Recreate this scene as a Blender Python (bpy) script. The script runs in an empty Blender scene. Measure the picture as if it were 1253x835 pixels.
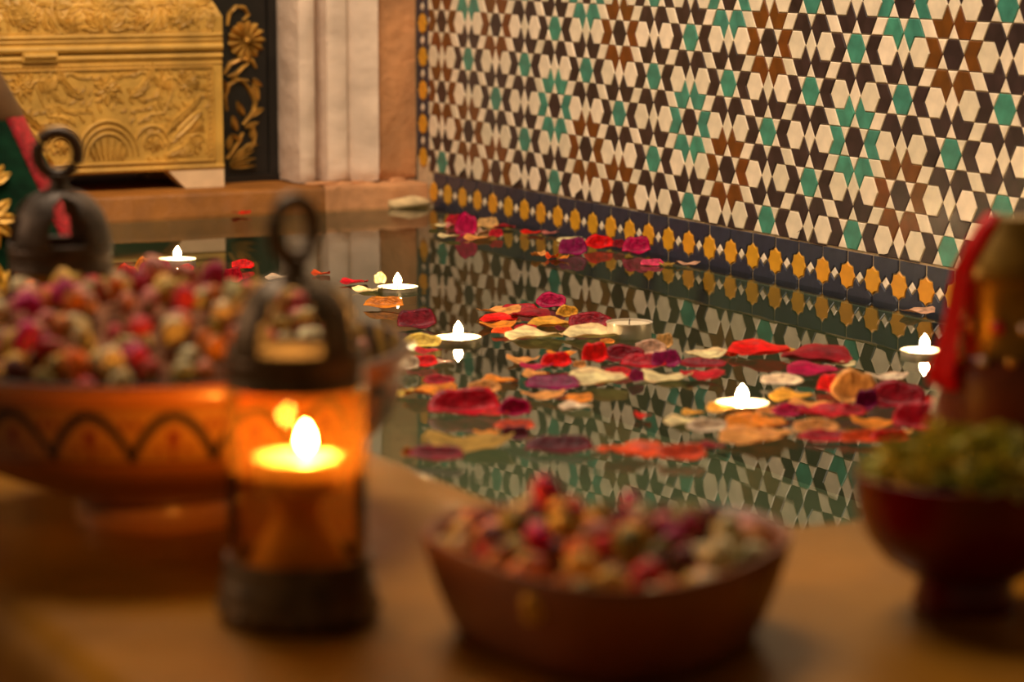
import bpy, bmesh, math, random
from mathutils import Vector, Matrix
PI = math.pi
rnd = random.Random(7)
SC = bpy.context.scene
COL = SC.collection

# ------------------------------------------------------------------ camera
cam = bpy.data.cameras.new('camera')
cam.sensor_width = 36.0; cam.sensor_fit = 'HORIZONTAL'
cam.lens = 36.0 * 3195.4 / 1253.0
cam.clip_start = 0.05; cam.clip_end = 50
cam.dof.use_dof = True; cam.dof.focus_distance = 2.5; cam.dof.aperture_fstop = 5.8
cob = bpy.data.objects.new('camera', cam); COL.objects.link(cob)
cob.location = (3.03656, -1.42371, 0.34202)
cob.rotation_euler = (math.radians(90 - 8.7468), 0, math.radians(63.3357))
SC.camera = cob

# ------------------------------------------------------------------ world, lamps, exposure
w = bpy.data.worlds.new('world'); SC.world = w; w.use_nodes = True
w.node_tree.nodes['Background'].inputs[0].default_value = (1.0, 0.62, 0.28, 1)
w.node_tree.nodes['Background'].inputs[1].default_value = 0.075

def area(name, loc, target, size, power, col):
    l = bpy.data.lights.new(name, 'AREA'); l.shape = 'DISK'; l.size = size; l.energy = power; l.color = col
    o = bpy.data.objects.new(name, l); COL.objects.link(o); o.location = loc
    o.rotation_euler = (Vector(target) - Vector(loc)).to_track_quat('-Z', 'Y').to_euler()
    return o
area('hanging_lamp_light', (0.90, -0.72, 1.50), (0.6, -0.2, 0.0), 0.9, 39.0, (1.0, 0.785, 0.57))
area('side_lamp_light', (0.7, -2.4, 0.9), (1.7, -1.1, 0.0), 0.6, 7.5, (1.0, 0.66, 0.42))
SC.view_settings.view_transform = 'Standard'; SC.view_settings.look = 'None'
SC.view_settings.gamma = 1.0; SC.view_settings.use_curve_mapping = False
SC.view_settings.exposure = 0.0
SC.cycles.use_denoising = True
SC.cycles.max_bounces = 10; SC.cycles.transparent_max_bounces = 16
SC.cycles.caustics_reflective = False; SC.cycles.caustics_refractive = False
SC.cycles.sample_clamp_indirect = 6.0

# ------------------------------------------------------------------ helpers
def s2l(c):
    return tuple((x/255/12.92 if x/255 <= .04045 else ((x/255+.055)/1.055)**2.4) for x in c) + (1,)

def mat(name, rgb, rough=.5, metal=0.0, var=.12, scale=40., bump=0.0, bscale=80., coat=0.0, trans=0.0, spec=.5, randvar=0.0, emit=None, sheen=0.0, rgb2=None, edge=None):
    """procedural principled material: colour broken up by noise, optional bump, per-object variation, translucency"""
    m = bpy.data.materials.new(name); m.use_nodes = True
    nt = m.node_tree; N = nt.nodes; L = nt.links
    p = N['Principled BSDF']; out = N['Material Output']
    c = s2l(rgb)
    tc = N.new('ShaderNodeTexCoord')
    nz = N.new('ShaderNodeTexNoise'); nz.inputs['Scale'].default_value = scale; nz.inputs['Detail'].default_value = 3
    L.new(tc.outputs['Object'], nz.inputs['Vector'])
    mx = N.new('ShaderNodeMix'); mx.data_type = 'RGBA'
    c2 = s2l(rgb2) if rgb2 else tuple(min(1, x*(1+var*1.5)) for x in c[:3]) + (1,)
    c1 = c if rgb2 else tuple(x*(1-var*2) for x in c[:3]) + (1,)
    mx.inputs[6].default_value = c1; mx.inputs[7].default_value = c2
    mr = N.new('ShaderNodeMapRange'); mr.inputs[1].default_value = .3; mr.inputs[2].default_value = .7
    L.new(nz.outputs['Fac'], mr.inputs[0]); L.new(mr.outputs[0], mx.inputs[0])
    colout = mx.outputs[2]
    if edge:          # paler rim and claw, as on a real petal
        ln = N.new('ShaderNodeVectorMath'); ln.operation = 'LENGTH'
        mp = N.new('ShaderNodeVectorMath'); mp.operation = 'MULTIPLY'; mp.inputs[1].default_value = (1, 1.25, 0)
        L.new(tc.outputs['Object'], mp.inputs[0]); L.new(mp.outputs[0], ln.inputs[0])
        er = N.new('ShaderNodeMapRange'); er.inputs[1].default_value = .78; er.inputs[2].default_value = 1.12; er.inputs[4].default_value = .75
        L.new(ln.outputs['Value'], er.inputs[0])
        em = N.new('ShaderNodeMix'); em.data_type = 'RGBA'; em.inputs[7].default_value = s2l(edge)
        L.new(er.outputs[0], em.inputs[0]); L.new(colout, em.inputs[6]); colout = em.outputs[2]
    if randvar:
        oi = N.new('ShaderNodeObjectInfo')
        hs = N.new('ShaderNodeHueSaturation')
        m1 = N.new('ShaderNodeMath'); m1.operation = 'MULTIPLY_ADD'
        m1.inputs[1].default_value = randvar*2; m1.inputs[2].default_value = 1-randvar
        L.new(oi.outputs['Random'], m1.inputs[0]); L.new(m1.outputs[0], hs.inputs['Value'])
        m2 = N.new('ShaderNodeMath'); m2.operation = 'MULTIPLY_ADD'
        m2.inputs[1].default_value = -randvar*.15; m2.inputs[2].default_value = .5+randvar*.075
        L.new(oi.outputs['Random'], m2.inputs[0]); L.new(m2.outputs[0], hs.inputs['Hue'])
        L.new(colout, hs.inputs['Color']); colout = hs.outputs[0]
    L.new(colout, p.inputs['Base Color'])
    p.inputs['Roughness'].default_value = rough; p.inputs['Metallic'].default_value = metal
    p.inputs['Specular IOR Level'].default_value = spec
    p.inputs['Coat Weight'].default_value = coat; p.inputs['Coat Roughness'].default_value = .12
    if sheen: p.inputs['Sheen Weight'].default_value = sheen
    if bump:
        b = N.new('ShaderNodeBump'); b.inputs['Strength'].default_value = 1.0; b.inputs['Distance'].default_value = bump
        n2 = N.new('ShaderNodeTexNoise'); n2.inputs['Scale'].default_value = bscale; n2.inputs['Detail'].default_value = 4
        L.new(tc.outputs['Object'], n2.inputs['Vector']); L.new(n2.outputs['Fac'], b.inputs['Height'])
        L.new(b.outputs[0], p.inputs['Normal'])
    if trans:
        t = N.new('ShaderNodeBsdfTranslucent'); L.new(colout, t.inputs['Color'])
        ms = N.new('ShaderNodeMixShader'); ms.inputs[0].default_value = trans
        L.new(p.outputs[0], ms.inputs[1]); L.new(t.outputs[0], ms.inputs[2]); L.new(ms.outputs[0], out.inputs['Surface'])
    return m

def flame_mat(name, rgb, strength):
    m = bpy.data.materials.new(name); m.use_nodes = True; nt = m.node_tree; nt.nodes.clear()
    e = nt.nodes.new('ShaderNodeEmission'); o = nt.nodes.new('ShaderNodeOutputMaterial')
    e.inputs[0].default_value = rgb + (1,); e.inputs[1].default_value = strength
    nt.links.new(e.outputs[0], o.inputs[0]); return m

def clear_mat(name, tint, ior, bumpd=0.0, bscale=6.0, rough=0.0, haze=0.0, glow_col=None):
    """thin clear surface: tinted see-through mixed with a Fresnel mirror"""
    m = bpy.data.materials.new(name); m.use_nodes = True; nt = m.node_tree; nt.nodes.clear(); N = nt.nodes; L = nt.links
    o = N.new('ShaderNodeOutputMaterial'); t = N.new('ShaderNodeBsdfTransparent'); g = N.new('ShaderNodeBsdfGlossy')
    f = N.new('ShaderNodeFresnel'); mx = N.new('ShaderNodeMixShader')
    t.inputs[0].default_value = tint + (1,); g.inputs['Roughness'].default_value = rough; f.inputs[0].default_value = ior
    if bumpd:
        tc = N.new('ShaderNodeTexCoord'); n = N.new('ShaderNodeTexNoise'); n.inputs['Scale'].default_value = bscale
        n.inputs['Detail'].default_value = 1
        b = N.new('ShaderNodeBump'); b.inputs['Distance'].default_value = bumpd
        L.new(tc.outputs['Object'], n.inputs['Vector']); L.new(n.outputs['Fac'], b.inputs['Height'])
        L.new(b.outputs[0], g.inputs['Normal'])
    body = t.outputs[0]
    if haze:      # hazy film that puts candle glow into the glass colour
        tr = N.new('ShaderNodeBsdfTranslucent'); tr.inputs[0].default_value = (glow_col or tint) + (1,)
        m2 = N.new('ShaderNodeMixShader'); m2.inputs[0].default_value = haze
        L.new(t.outputs[0], m2.inputs[1]); L.new(tr.outputs[0], m2.inputs[2]); body = m2.outputs[0]
    L.new(f.outputs[0], mx.inputs[0]); L.new(body, mx.inputs[1]); L.new(g.outputs[0], mx.inputs[2]); L.new(mx.outputs[0], o.inputs[0])
    return m

def new_obj(name, me, parent=None, loc=(0, 0, 0), rot=(0, 0, 0), scale=(1, 1, 1), material=None):
    o = bpy.data.objects.new(name, me); COL.objects.link(o)
    o.parent = parent; o.location = loc; o.rotation_euler = rot; o.scale = scale
    if material is not None:
        if len(me.materials) == 0: me.materials.append(None)
        o.material_slots[0].link = 'OBJECT'; o.material_slots[0].material = material
    return o
def empty(name, loc=(0, 0, 0), rz=0):
    o = bpy.data.objects.new(name, None); COL.objects.link(o); o.location = loc; o.rotation_euler = (0, 0, rz)
    o.empty_display_size = .02; return o
def tag(o, label=None, cat=None, group=None, kind=None):
    if label: o['label'] = label
    if cat: o['category'] = cat
    if group: o['group'] = group
    if kind: o['kind'] = kind
    return o

class MB:
    """collects geometry for one mesh"""
    def __init__(s): s.v = []; s.f = []; s.mi = []
    def add(s, vs, fs, mi=0):
        b = len(s.v); s.v += [tuple(x) for x in vs]; s.f += [tuple(i+b for i in f) for f in fs]; s.mi += [mi]*len(fs); return s
    def box(s, x0, x1, y0, y1, z0, z1, mi=0):
        return s.add([(x0,y0,z0),(x1,y0,z0),(x1,y1,z0),(x0,y1,z0),(x0,y0,z1),(x1,y0,z1),(x1,y1,z1),(x0,y1,z1)],
                     [(0,3,2,1),(4,5,6,7),(0,1,5,4),(1,2,6,5),(2,3,7,6),(3,0,4,7)], mi)
    def lathe(s, prof, n=48, mi=0, c=(0, 0, 0), closed=False, mod=None):
        vs = []; fs = []; m = len(prof)
        for i in range(n):
            a = 2*PI*i/n
            for j, (r, z) in enumerate(prof):
                k = mod(a, j) if mod else 1
                vs.append((c[0]+r*k*math.cos(a), c[1]+r*k*math.sin(a), c[2]+z))
        for i in range(n):
            i2 = (i+1) % n
            for j in range(m if closed else m-1):
                j2 = (j+1) % m
                fs.append((i*m+j, i2*m+j, i2*m+j2, i*m+j2))
        return s.add(vs, fs, mi)
    def tube(s, pts, rad, n=8, closed=False, mi=0, flat=1.0, up=None):
        P = [Vector(p) for p in pts]; m = len(P); vs = []; fs = []
        for i in range(m):
            if closed: t = P[(i+1) % m]-P[i-1]
            else: t = P[min(i+1, m-1)]-P[max(i-1, 0)]
            t.normalize()
            u_ = Vector(up) if up else (Vector((0, 0, 1)) if abs(t.z) < .9 else Vector((1, 0, 0)))
            a = t.cross(u_).normalized(); b = a.cross(t).normalized()
            r = rad[i] if isinstance(rad, (list, tuple)) else rad
            for k in range(n):
                q = 2*PI*k/n
                vs.append(P[i]+a*r*math.cos(q)+b*r*flat*math.sin(q))
        for i in range(m if closed else m-1):
            i2 = (i+1) % m
            for k in range(n):
                k2 = (k+1) % n
                fs.append((i*n+k, i*n+k2, i2*n+k2, i2*n+k))
        if not closed:
            fs.append(tuple(range(n))[::-1]); fs.append(tuple((m-1)*n+k for k in range(n)))
        return s.add(vs, fs, mi)
    def mesh(s, name, mats=(), smooth=True, angle=None):
        me = bpy.data.meshes.new(name); me.from_pydata(s.v, [], s.f); me.update()
        for m in mats: me.materials.append(m)
        if len(mats) > 1: me.polygons.foreach_set('material_index', s.mi)
        if smooth:
            me.polygons.foreach_set('use_smooth', [True]*len(me.polygons))
            if angle:
                me.set_sharp_from_angle(angle=math.radians(angle))
        bm = bmesh.new(); bm.from_mesh(me); bmesh.ops.recalc_face_normals(bm, faces=bm.faces); bm.to_mesh(me); bm.free()
        return me
    def build(s, name, material, parent=None, loc=(0, 0, 0), rot=(0, 0, 0), smooth=True, angle=40):
        mats = material if isinstance(material, (list, tuple)) else [material]
        me = s.mesh(name, mats, smooth, angle)
        return new_obj(name, me, parent, loc, rot)
def struct(o): o['kind'] = 'structure'; return o

# ------------------------------------------------------------------ materials
M = {}
TILE = dict(rough=.34, var=.07, scale=60, bump=.0003, bscale=55, coat=.08, randvar=.10)
M['t_white'] = mat('glaze_ivory', (232, 214, 186), **TILE)
M['t_green'] = mat('glaze_green', (62, 132, 112), **{**TILE, 'var': .16})
M['t_black'] = mat('glaze_aubergine', (52, 37, 36), **{**TILE, 'var': .2})
M['t_brown'] = mat('glaze_brown', (108, 60, 16), **{**TILE, 'var': .14})
M['t_navy'] = mat('glaze_navy', (42, 46, 64), **{**TILE, 'var': .2})
M['t_gold'] = mat('glaze_gold', (214, 150, 34), **TILE)
M['grout'] = mat('grout', (196, 172, 138), rough=.9, var=.12, scale=120)
M['plaster'] = mat('old_plaster', (214, 190, 168), rough=.85, var=.10, scale=14, bump=.004, bscale=30)
M['plaster_tan'] = mat('tan_plaster', (196, 140, 92), rough=.85, var=.16, scale=18, bump=.005, bscale=34)
M['step'] = mat('brown_step', (142, 88, 26), rough=.6, var=.18, scale=16, bump=.003, bscale=40)
M['dark_wall'] = mat('dark_wall', (52, 46, 40), rough=.8, var=.2, scale=6)
M['ledge'] = mat('ochre_tadelakt', (150, 98, 10), rough=.36, var=.16, scale=9, bump=.0012, bscale=24, coat=.09, spec=.15)
M['basin'] = mat('basin_lining', (80, 92, 70), rough=.7, var=.12, scale=8)
M['floor'] = mat('floor_plaster', (120, 84, 58), rough=.8, var=.15, scale=6)
M['water'] = clear_mat('pool_water', (.80, .86, .74), 1.34, bumpd=.00025, bscale=9)
M['stone'] = mat('pale_stone', (206, 178, 130), rough=.85, var=.15, scale=60, bump=.002, bscale=90)
M['chest'] = mat('gilded_carving', (198, 154, 68), rough=.55, var=.14, scale=22, bump=.0008, bscale=220)
M['chest_pale'] = mat('pale_bone', (232, 200, 158), rough=.6, var=.08, scale=30)
M['lacquer'] = mat('black_lacquer', (24, 22, 20), rough=.3, var=.2, scale=20)
M['gilt'] = mat('antique_gilt', (190, 142, 62), rough=.4, metal=.35, var=.2, scale=60)
M['iron'] = mat('old_bronze', (112, 92, 66), rough=.45, metal=.5, var=.3, scale=70, bump=.0006, bscale=160)
M['iron2'] = mat('grey_iron', (92, 80, 70), rough=.5, metal=.55, var=.25, scale=60, bump=.0006, bscale=160)
M['amber'] = clear_mat('candlelit_glass', (1.0, .66, .24), 1.18, haze=.05, glow_col=(1.0, .34, .04))  # clear glass: orange candle light is put into its tint and film
M['wax'] = mat('white_wax', (246, 232, 200), rough=.35, var=.03, trans=.35)
M['alu'] = mat('aluminium_cup', (224, 214, 198), rough=.3, metal=.55, var=.05)
M['wick'] = mat('charred_wick', (20, 16, 12), rough=.9)
M['flame'] = flame_mat('flame', (1.0, .66, .30), 560.)
M['flame_l'] = flame_mat('lantern_flame', (1.0, .54, .15), 1000.)
M['stand'] = mat('candle_stand_paint', (232, 184, 100), rough=.5, var=.08)
M['terracotta'] = mat('brown_terracotta', (128, 72, 34), rough=.45, var=.12, scale=20, bump=.0004, bscale=120)
M['redglaze'] = mat('deep_red_glaze', (92, 6, 6), rough=.22, var=.12, scale=20, coat=.25, spec=.3)
M['velvet'] = mat('green_velvet', (12, 52, 32), rough=.9, var=.2, scale=90, spec=.1)
M['sequin'] = mat('crimson_trim', (190, 18, 40), rough=.35, var=.35, scale=420, bump=.0012, bscale=420)
M['goldthread'] = mat('gold_embroidery', (222, 168, 48), rough=.4, metal=.3, var=.2, scale=240, bump=.0008, bscale=300)
M['bronzeband'] = mat('brown_band', (104, 70, 34), rough=.45, metal=.3, var=.2)
M['brassolive'] = mat('olive_brass', (150, 116, 44), rough=.33, metal=.6, var=.2, scale=50)
M['darkbody'] = mat('russet_body', (104, 50, 22), rough=.4, var=.2, scale=30)
M['ribbon'] = mat('red_ribbon', (255, 30, 12), rough=.5, var=.06, scale=40, trans=.7)
M['bead_red'] = mat('red_bead', (210, 20, 20), rough=.1, coat=.5)
M['bead_clear'] = mat('clear_bead', (235, 215, 190), rough=.08, metal=.6)
M['bead_gold'] = mat('gold_bead', (230, 170, 70), rough=.15, metal=.7)
PCOL = dict(magenta=(184, 0, 74), crimson=(186, 0, 30), cream=(238, 210, 158), pink=(206, 120, 112), tan=(214, 166, 96),
            pale=(214, 170, 140), darkred=(142, 0, 26), red=(232, 8, 8), purple=(134, 0, 74), peach=(240, 160, 84),
            redorange=(232, 74, 16), orange=(232, 136, 36), hotpink=(224, 62, 104), olive=(176, 140, 62), gold=(214, 156, 50),
            maroon=(98, 0, 24), yellow=(246, 200, 90), blush=(242, 206, 178))
for k, c in PCOL.items():
    M['p_'+k] = mat('petal_'+k, c, rough=.42, var=.26, scale=2.6, trans=.34, spec=.2, bump=.0014, bscale=4,
                       edge=tuple(int(x+(y-x)*.30) for x, y in zip(c, (250, 190, 130))))
BCOL = dict(pink=(226, 142, 124), magenta=(190, 18, 96), cream=(242, 206, 154), ochre=(234, 172, 62), olive=(136, 122, 44),
            maroon=(92, 16, 22), rose=(206, 50, 54), orange=(226, 120, 36))
for k, c in BCOL.items():
    M['b_'+k] = mat('bud_'+k, c, rough=.7, var=.28, scale=3.2, randvar=.18)
M['calyx'] = mat('dry_calyx', (128, 112, 48), rough=.8, var=.25, scale=4)
M['leaf'] = mat('dry_herb', (172, 158, 46), rough=.75, var=.3, scale=4, randvar=.35, trans=.15)
M['herbfill'] = mat('herb_crumbs', (70, 66, 20), rough=.9, var=.4, scale=300, bump=.002, bscale=300)
M['budfill'] = mat('petal_crumbs', (150, 92, 48), rough=.9, var=.4, scale=260, bump=.003, bscale=240)

def painted_bowl_mat():
    m = bpy.data.materials.new('painted_earthenware'); m.use_nodes = True; nt = m.node_tree; N = nt.nodes; L = nt.links
    p = N['Principled BSDF']; p.inputs['Roughness'].default_value = .35; p.inputs['Coat Weight'].default_value = .3
    tc = N.new('ShaderNodeTexCoord'); sp = N.new('ShaderNodeSeparateXYZ'); L.new(tc.outputs['Object'], sp.inputs[0])
    def mth(op, a, b=None, c=None):
        n = N.new('ShaderNodeMath'); n.operation = op
        for i, x in enumerate((a, b, c)):
            if x is None: continue
            if isinstance(x, (int, float)): n.inputs[i].default_value = x
            else: L.new(x, n.inputs[i])
        return n.outputs[0]
    X, Y, Z = sp.outputs[0], sp.outputs[1], sp.outputs[2]
    ang = mth('MULTIPLY', mth('ARCTAN2', Y, X), 20/(2*PI))
    fr = mth('FRACT', mth('ADD', ang, 20.36))
    x = mth('MULTIPLY', mth('ABSOLUTE', mth('SUBTRACT', fr, .5)), 2.0)
    def mixc(base, colr, fac):
        n = N.new('ShaderNodeMix'); n.data_type = 'RGBA'; L.new(fac, n.inputs[0])
        if isinstance(base, tuple): n.inputs[6].default_value = base
        else: L.new(base, n.inputs[6])
        n.inputs[7].default_value = colr; return n.outputs[2]
    def band(v, lo, hi): return mth('MULTIPLY', mth('GREATER_THAN', v, lo), mth('LESS_THAN', v, hi))
    nz = N.new('ShaderNodeTexNoise'); nz.inputs['Scale'].default_value = 30; L.new(tc.outputs['Object'], nz.inputs['Vector'])
    cbase = mixc(s2l((160, 92, 36)), s2l((182, 110, 46)), nz.outputs['Fac'])
    inzone = band(Z, .0560, .0855)
    c = mixc(cbase, s2l((158, 108, 48)), inzone)
    curve = mth('ADD', mth('MULTIPLY', mth('SUBTRACT', 1.0, mth('POWER', x, 2.0)), .0225), .0585)
    dz = mth('ABSOLUTE', mth('SUBTRACT', Z, curve))
    wid = mth('ADD', mth('MULTIPLY', x, .0026), .0024)
    arch = mth('MULTIPLY', mth('LESS_THAN', dz, wid), inzone)
    stem = mth('MULTIPLY', mth('LESS_THAN', x, mth('ADD', .06, mth('MULTIPLY', mth('GREATER_THAN', Z, .066), .07))), band(Z, .0575, .0735))
    dot = mth('MULTIPLY', band(x, .26, .40), band(Z, .0615, .0650))
    dot2 = mth('MULTIPLY', band(x, .80, .92), band(Z, .074, .079))
    red = mth('MAXIMUM', mth('MAXIMUM', stem, dot), dot2)
    c = mixc(c, s2l((112, 30, 22)), red)
    c = mixc(c, s2l((26, 20, 26)), arch)
    c = mixc(c, s2l((70, 30, 20)), mth('MAXIMUM', band(Z, .0548, .0562), band(Z, .0850, .0862)))
    c = mixc(c, s2l((206, 140, 76)), mth('LESS_THAN', Z, .0160))
    c = mixc(c, s2l((30, 22, 18)), mth('GREATER_THAN', Z, .0964))
    L.new(c, p.inputs['Base Color']); return m
def painted_inside_mat():
    m = bpy.data.materials.new('painted_inside'); m.use_nodes = True; nt = m.node_tree; N = nt.nodes; L = nt.links
    p = N['Principled BSDF']; p.inputs['Roughness'].default_value = .4; p.inputs['Coat Weight'].default_value = .1
    tc = N.new('ShaderNodeTexCoord'); wv = N.new('ShaderNodeTexWave'); wv.inputs['Scale'].default_value = 26
    wv.bands_direction = 'DIAGONAL'; wv.inputs['Distortion'].default_value = 2.5
    L.new(tc.outputs['Object'], wv.inputs['Vector'])
    r = N.new('ShaderNodeValToRGB'); r.color_ramp.elements[0].position = .38; r.color_ramp.elements[0].color = s2l((24, 16, 8))
    r.color_ramp.elements[1].position = .55; r.color_ramp.elements[1].color = s2l((146, 112, 38))
    L.new(wv.outputs['Fac'], r.inputs[0]); L.new(r.outputs[0], p.inputs['Base Color']); return m
M['bowl'] = painted_bowl_mat(); M['bowl_in'] = painted_inside_mat()

# ------------------------------------------------------------------ setting: floor, ledge, water, step, back wall
struct(MB().box(-1.2, 4.6, -3.2, .1, -.50, -.45).build('floor', M['floor'], smooth=False))

def ledge_section():
    """ledge around the basin: inner path offset, rounded lips, one solid sweep"""
    RZ = .025
    # inner edge path (basin side) from the step along the left run, round the corner, to the tiled wall
    path = [(-.042, -.775), (.5, -.775), (1.0, -.775), (1.40, -.775), (1.58, -.775)]
    cx, cy, r = 1.705, -.627, .148
    for i in range(1, 12):
        a = -PI/2 + (PI/2)*i/12
        path.append((cx + r*math.cos(a), cy + r*math.sin(a)))
    path += [(1.853, -.60), (1.853, -.4), (1.853, -.2), (1.853, -.001)]
    outer = [(-.042, -1.10), (.5, -1.10), (1.0, -1.10), (1.40, -1.10), (1.62, -1.10)]
    ocx, ocy, orr = 2.12, -.80, .30
    for i in range(1, 12):
        a = -PI/2 + (PI/2)*i/12
        outer.append((ocx + .35*math.cos(a), ocy + orr*math.sin(a)))
    outer += [(2.47, -.60), (2.47, -.4), (2.47, -.2), (2.47, -.001)]
    mb = MB(); vs = []; fs = []
    n = len(path)
    prof = []   # (t across 0 inner..1 outer by absolute inset, z)
    ri, ro = .012, .03
    ins = [(0, -.22), (0, RZ-ri)] + [(ri*(1-math.cos(a)), RZ-ri+ri*math.sin(a)) for a in (PI/8, PI/4, 3*PI/8, PI/2)]
    outs = [(-ro*(1-math.cos(a)), RZ-ro+ro*math.sin(a)) for a in (PI/2, 3*PI/8, PI/4, PI/8, 0)] + [(0, -.45)]
    for i in range(n):
        a = Vector(path[i]); b = Vector(outer[i]); d = (b-a).normalized()
        for t, z in ins: q = a+d*t; vs.append((q.x, q.y, z))
        for s_ in (.3, .6):
            q = a.lerp(b, s_); vs.append((q.x, q.y, RZ))
        for t, z in outs: q = b+d*t; vs.append((q.x, q.y, z))
    m = len(vs)//n
    for i in range(n-1):
        for j in range(m-1): fs.append((i*m+j, i*m+j+1, (i+1)*m+j+1, (i+1)*m+j))
    mb.add(vs, fs); return mb, path
lb, inner_path = ledge_section()
ledge = struct(lb.build('trim_1', M['ledge'], angle=60)); ledge['label'] = 'ochre plaster ledge with rounded lip around the pool'
struct(MB().box(-.06, 1.90, -.80, .0, -.24, -.20).build('basin_bottom', M['basin'], smooth=False))
for nm, b in (('basin_side', (-.041, 1.853, -.0035, .0016, -.21, -.0085)), ('basin_side', (-.042, -.0385, -.776, -.0036, -.21, -.004))):
    struct(MB().box(*b).build(nm, M['basin'], smooth=False))
# water: surface follows the basin
wb = MB(); poly = [(-.0415, -.7745)] + [(x-.0005, y+.0005) for x, y in inner_path[1:]] + [(-.0415, -.001)]
wb.add([(x, y, 0) for x, y in poly], [tuple(range(len(poly)))])
water = wb.build('pool_water', M['water'], smooth=False)
tag(water, 'still dark pool water mirroring the tiled wall', 'water', kind='structure')

# step at the far end: slightly uneven slab
def slab(x0, x1, y0, y1, z0, z1, jit, n=24):
    mb = MB(); vs = []; fs = []
    pr = [(x1, z0), (x1, z1-.006), (x1-.002, z1-.002), (x1-.007, z1), ((x0+x1)/2, z1), (x0, z1)]
    for i in range(n+1):
        y = y0+(y1-y0)*i/n
        for k, (x, z) in enumerate(pr):
            s_ = jit if 0 < k < 5 else 0
            vs.append((x+rnd.uniform(-s_, s_), y, z+rnd.uniform(-s_, s_)*.6))
    m = len(pr)
    for i in range(n):
        for j in range(m-1): fs.append((i*m+j, i*m+j+1, (i+1)*m+j+1, (i+1)*m+j))
    return mb.add(vs, fs)
struct(slab(-.60, -.042, -1.35, -.145, -.45, .030, .0008).build('trim_2', M['step'], angle=60))['label'] = 'brown plaster step under the carved chest'
struct(slab(-.60, -.042, -.145, 0.0, -.45, .030, .0022, 14).build('trim_3', M['plaster_tan'], angle=60))['label'] = 'worn tan end of the step below the fluted pilaster'
struct(MB().box(-.66, -.60, -1.6, .1, -.45, 1.6).build('wall_back', M['dark_wall'], smooth=False))

# fluted plaster pilaster: plan profile (y, x) extruded upward with uneven, crumbling foot
def pilaster():
    prof = [(-.150, -.30), (-.166, -.160), (-.1665, -.120), (-.166, -.092), (-.163, -.080), (-.156, -.0765), (-.148, -.0765), (-.1425, -.079),
            (-.1405, -.100), (-.136, -.116), (-.130, -.116), (-.1265, -.100), (-.125, -.079), (-.112, -.074), (-.100, -.0745), (-.097, -.081), (-.092, -.0815), (-.088, -.076), (-.075, -.070),
            (-.066, -.066), (-.0605, -.062)]
    prof2 = [(-.0605, -.062), (-.057, -.0675), (-.04, -.0715), (-.02, -.074), (-.001, -.0765)]
    zs = [.031, .034, .038, .044, .052, .07, .1, .15, .2, .28, .4, .6, 1.0, 1.6]
    def sweep(pr, name, mt, jz):
        vs = []; fs = []
        foot = [rnd.uniform(0, jz) for _ in pr]
        for k, z in enumerate(zs):
            for i, (y, x) in enumerate(pr):
                wob = .0012 if z < .06 else .0005
                vs.append((x+rnd.uniform(-wob, wob)-(max(0, .04-z)*.35), y, z + (foot[i] if k == 0 else 0)))
        m = len(pr)
        for k in range(len(zs)-1):
            for i in range(m-1): fs.append((k*m+i, k*m+i+1, (k+1)*m+i+1, (k+1)*m+i))
        return MB().add(vs, fs).build(name, mt, angle=35)
    a = struct(sweep(prof, 'wall_pilaster', M['plaster'], .003)); a['label'] = 'fluted pale plaster pilaster left of the tiled wall'
    b = sweep(prof2, 'tan_return', M['plaster_tan'], .002); b.parent = a
    # crumbling plaster chips along the foot
    for i in range(9):
        y = -.150+.016*i+rnd.uniform(-.006, .006); me = lump(.004+.004*rnd.random(), .010+.006*rnd.random(), .0025+.002*rnd.random(), 4+i)
        c = new_obj('plaster_chip', me, a, (-.070-rnd.random()*.01, y, .0305), material=M['plaster_tan'])
def lump(a, b, c, seed):
    r = random.Random(seed); mb = MB(); prof = []
    bm = bmesh.new(); bmesh.ops.create_icosphere(bm, subdivisions=2, radius=1)
    for v in bm.verts:
        k = 1+r.uniform(-.14, .14); v.co = Vector((v.co.x*a*k, v.co.y*b*k, max(v.co.z, -.25)*c*k))
    me = bpy.data.meshes.new('lump'); bm.to_mesh(me); bm.free(); me.polygons.foreach_set('use_smooth', [True]*len(me.polygons)); return me
pilaster()
st = new_obj('stone', lump(.013, .030, .012, 3), None, (-.024, -.036, .003), (0, 0, math.radians(-6)), material=M['stone'])
tag(st, 'flat pale stone at the water edge in the far corner', 'stone')

# ------------------------------------------------------------------ tiled wall
wall = struct(MB().box(-.077, 2.60, .0016, .12, -.45, 1.30).build('wall_right', M['grout'], smooth=False))
wall['label'] = 'wall of star pattern mosaic tiles above the pool'
D = .09; R = .18*D; GAP = .00035
X0, Z0 = 0.0, .2385
BX, BZ = -.0390, .0437          # inner edges of the border bands
def inset(poly, g):
    n = len(poly); out = []
    for i in range(n):
        p0, p1, p2 = Vector(poly[i-1]), Vector(poly[i]), Vector(poly[(i+1) % n])
        d1 = (p1-p0).normalized(); d2 = (p2-p1).normalized()
        n1 = Vector((-d1.y, d1.x)); n2 = Vector((-d2.y, d2.x))
        k = 1+n1.dot(n2)
        if k < .25: k = .25
        out.append(tuple(p1+(n1+n2)*(g/k)))
    return out
def clip(poly, ax, lim):
    out = []; n = len(poly)
    for i in range(n):
        a, b = poly[i], poly[(i+1) % n]
        ia, ib = a[ax] >= lim, b[ax] >= lim
        if ia: out.append(a)
        if ia != ib:
            t = (lim-a[ax])/(b[ax]-a[ax]); out.append((a[0]+(b[0]-a[0])*t, a[1]+(b[1]-a[1])*t))
    return out
def parea(p): return .5*sum(p[i-1][0]*p[i][1]-p[i][0]*p[i-1][1] for i in range(len(p)))
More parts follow.
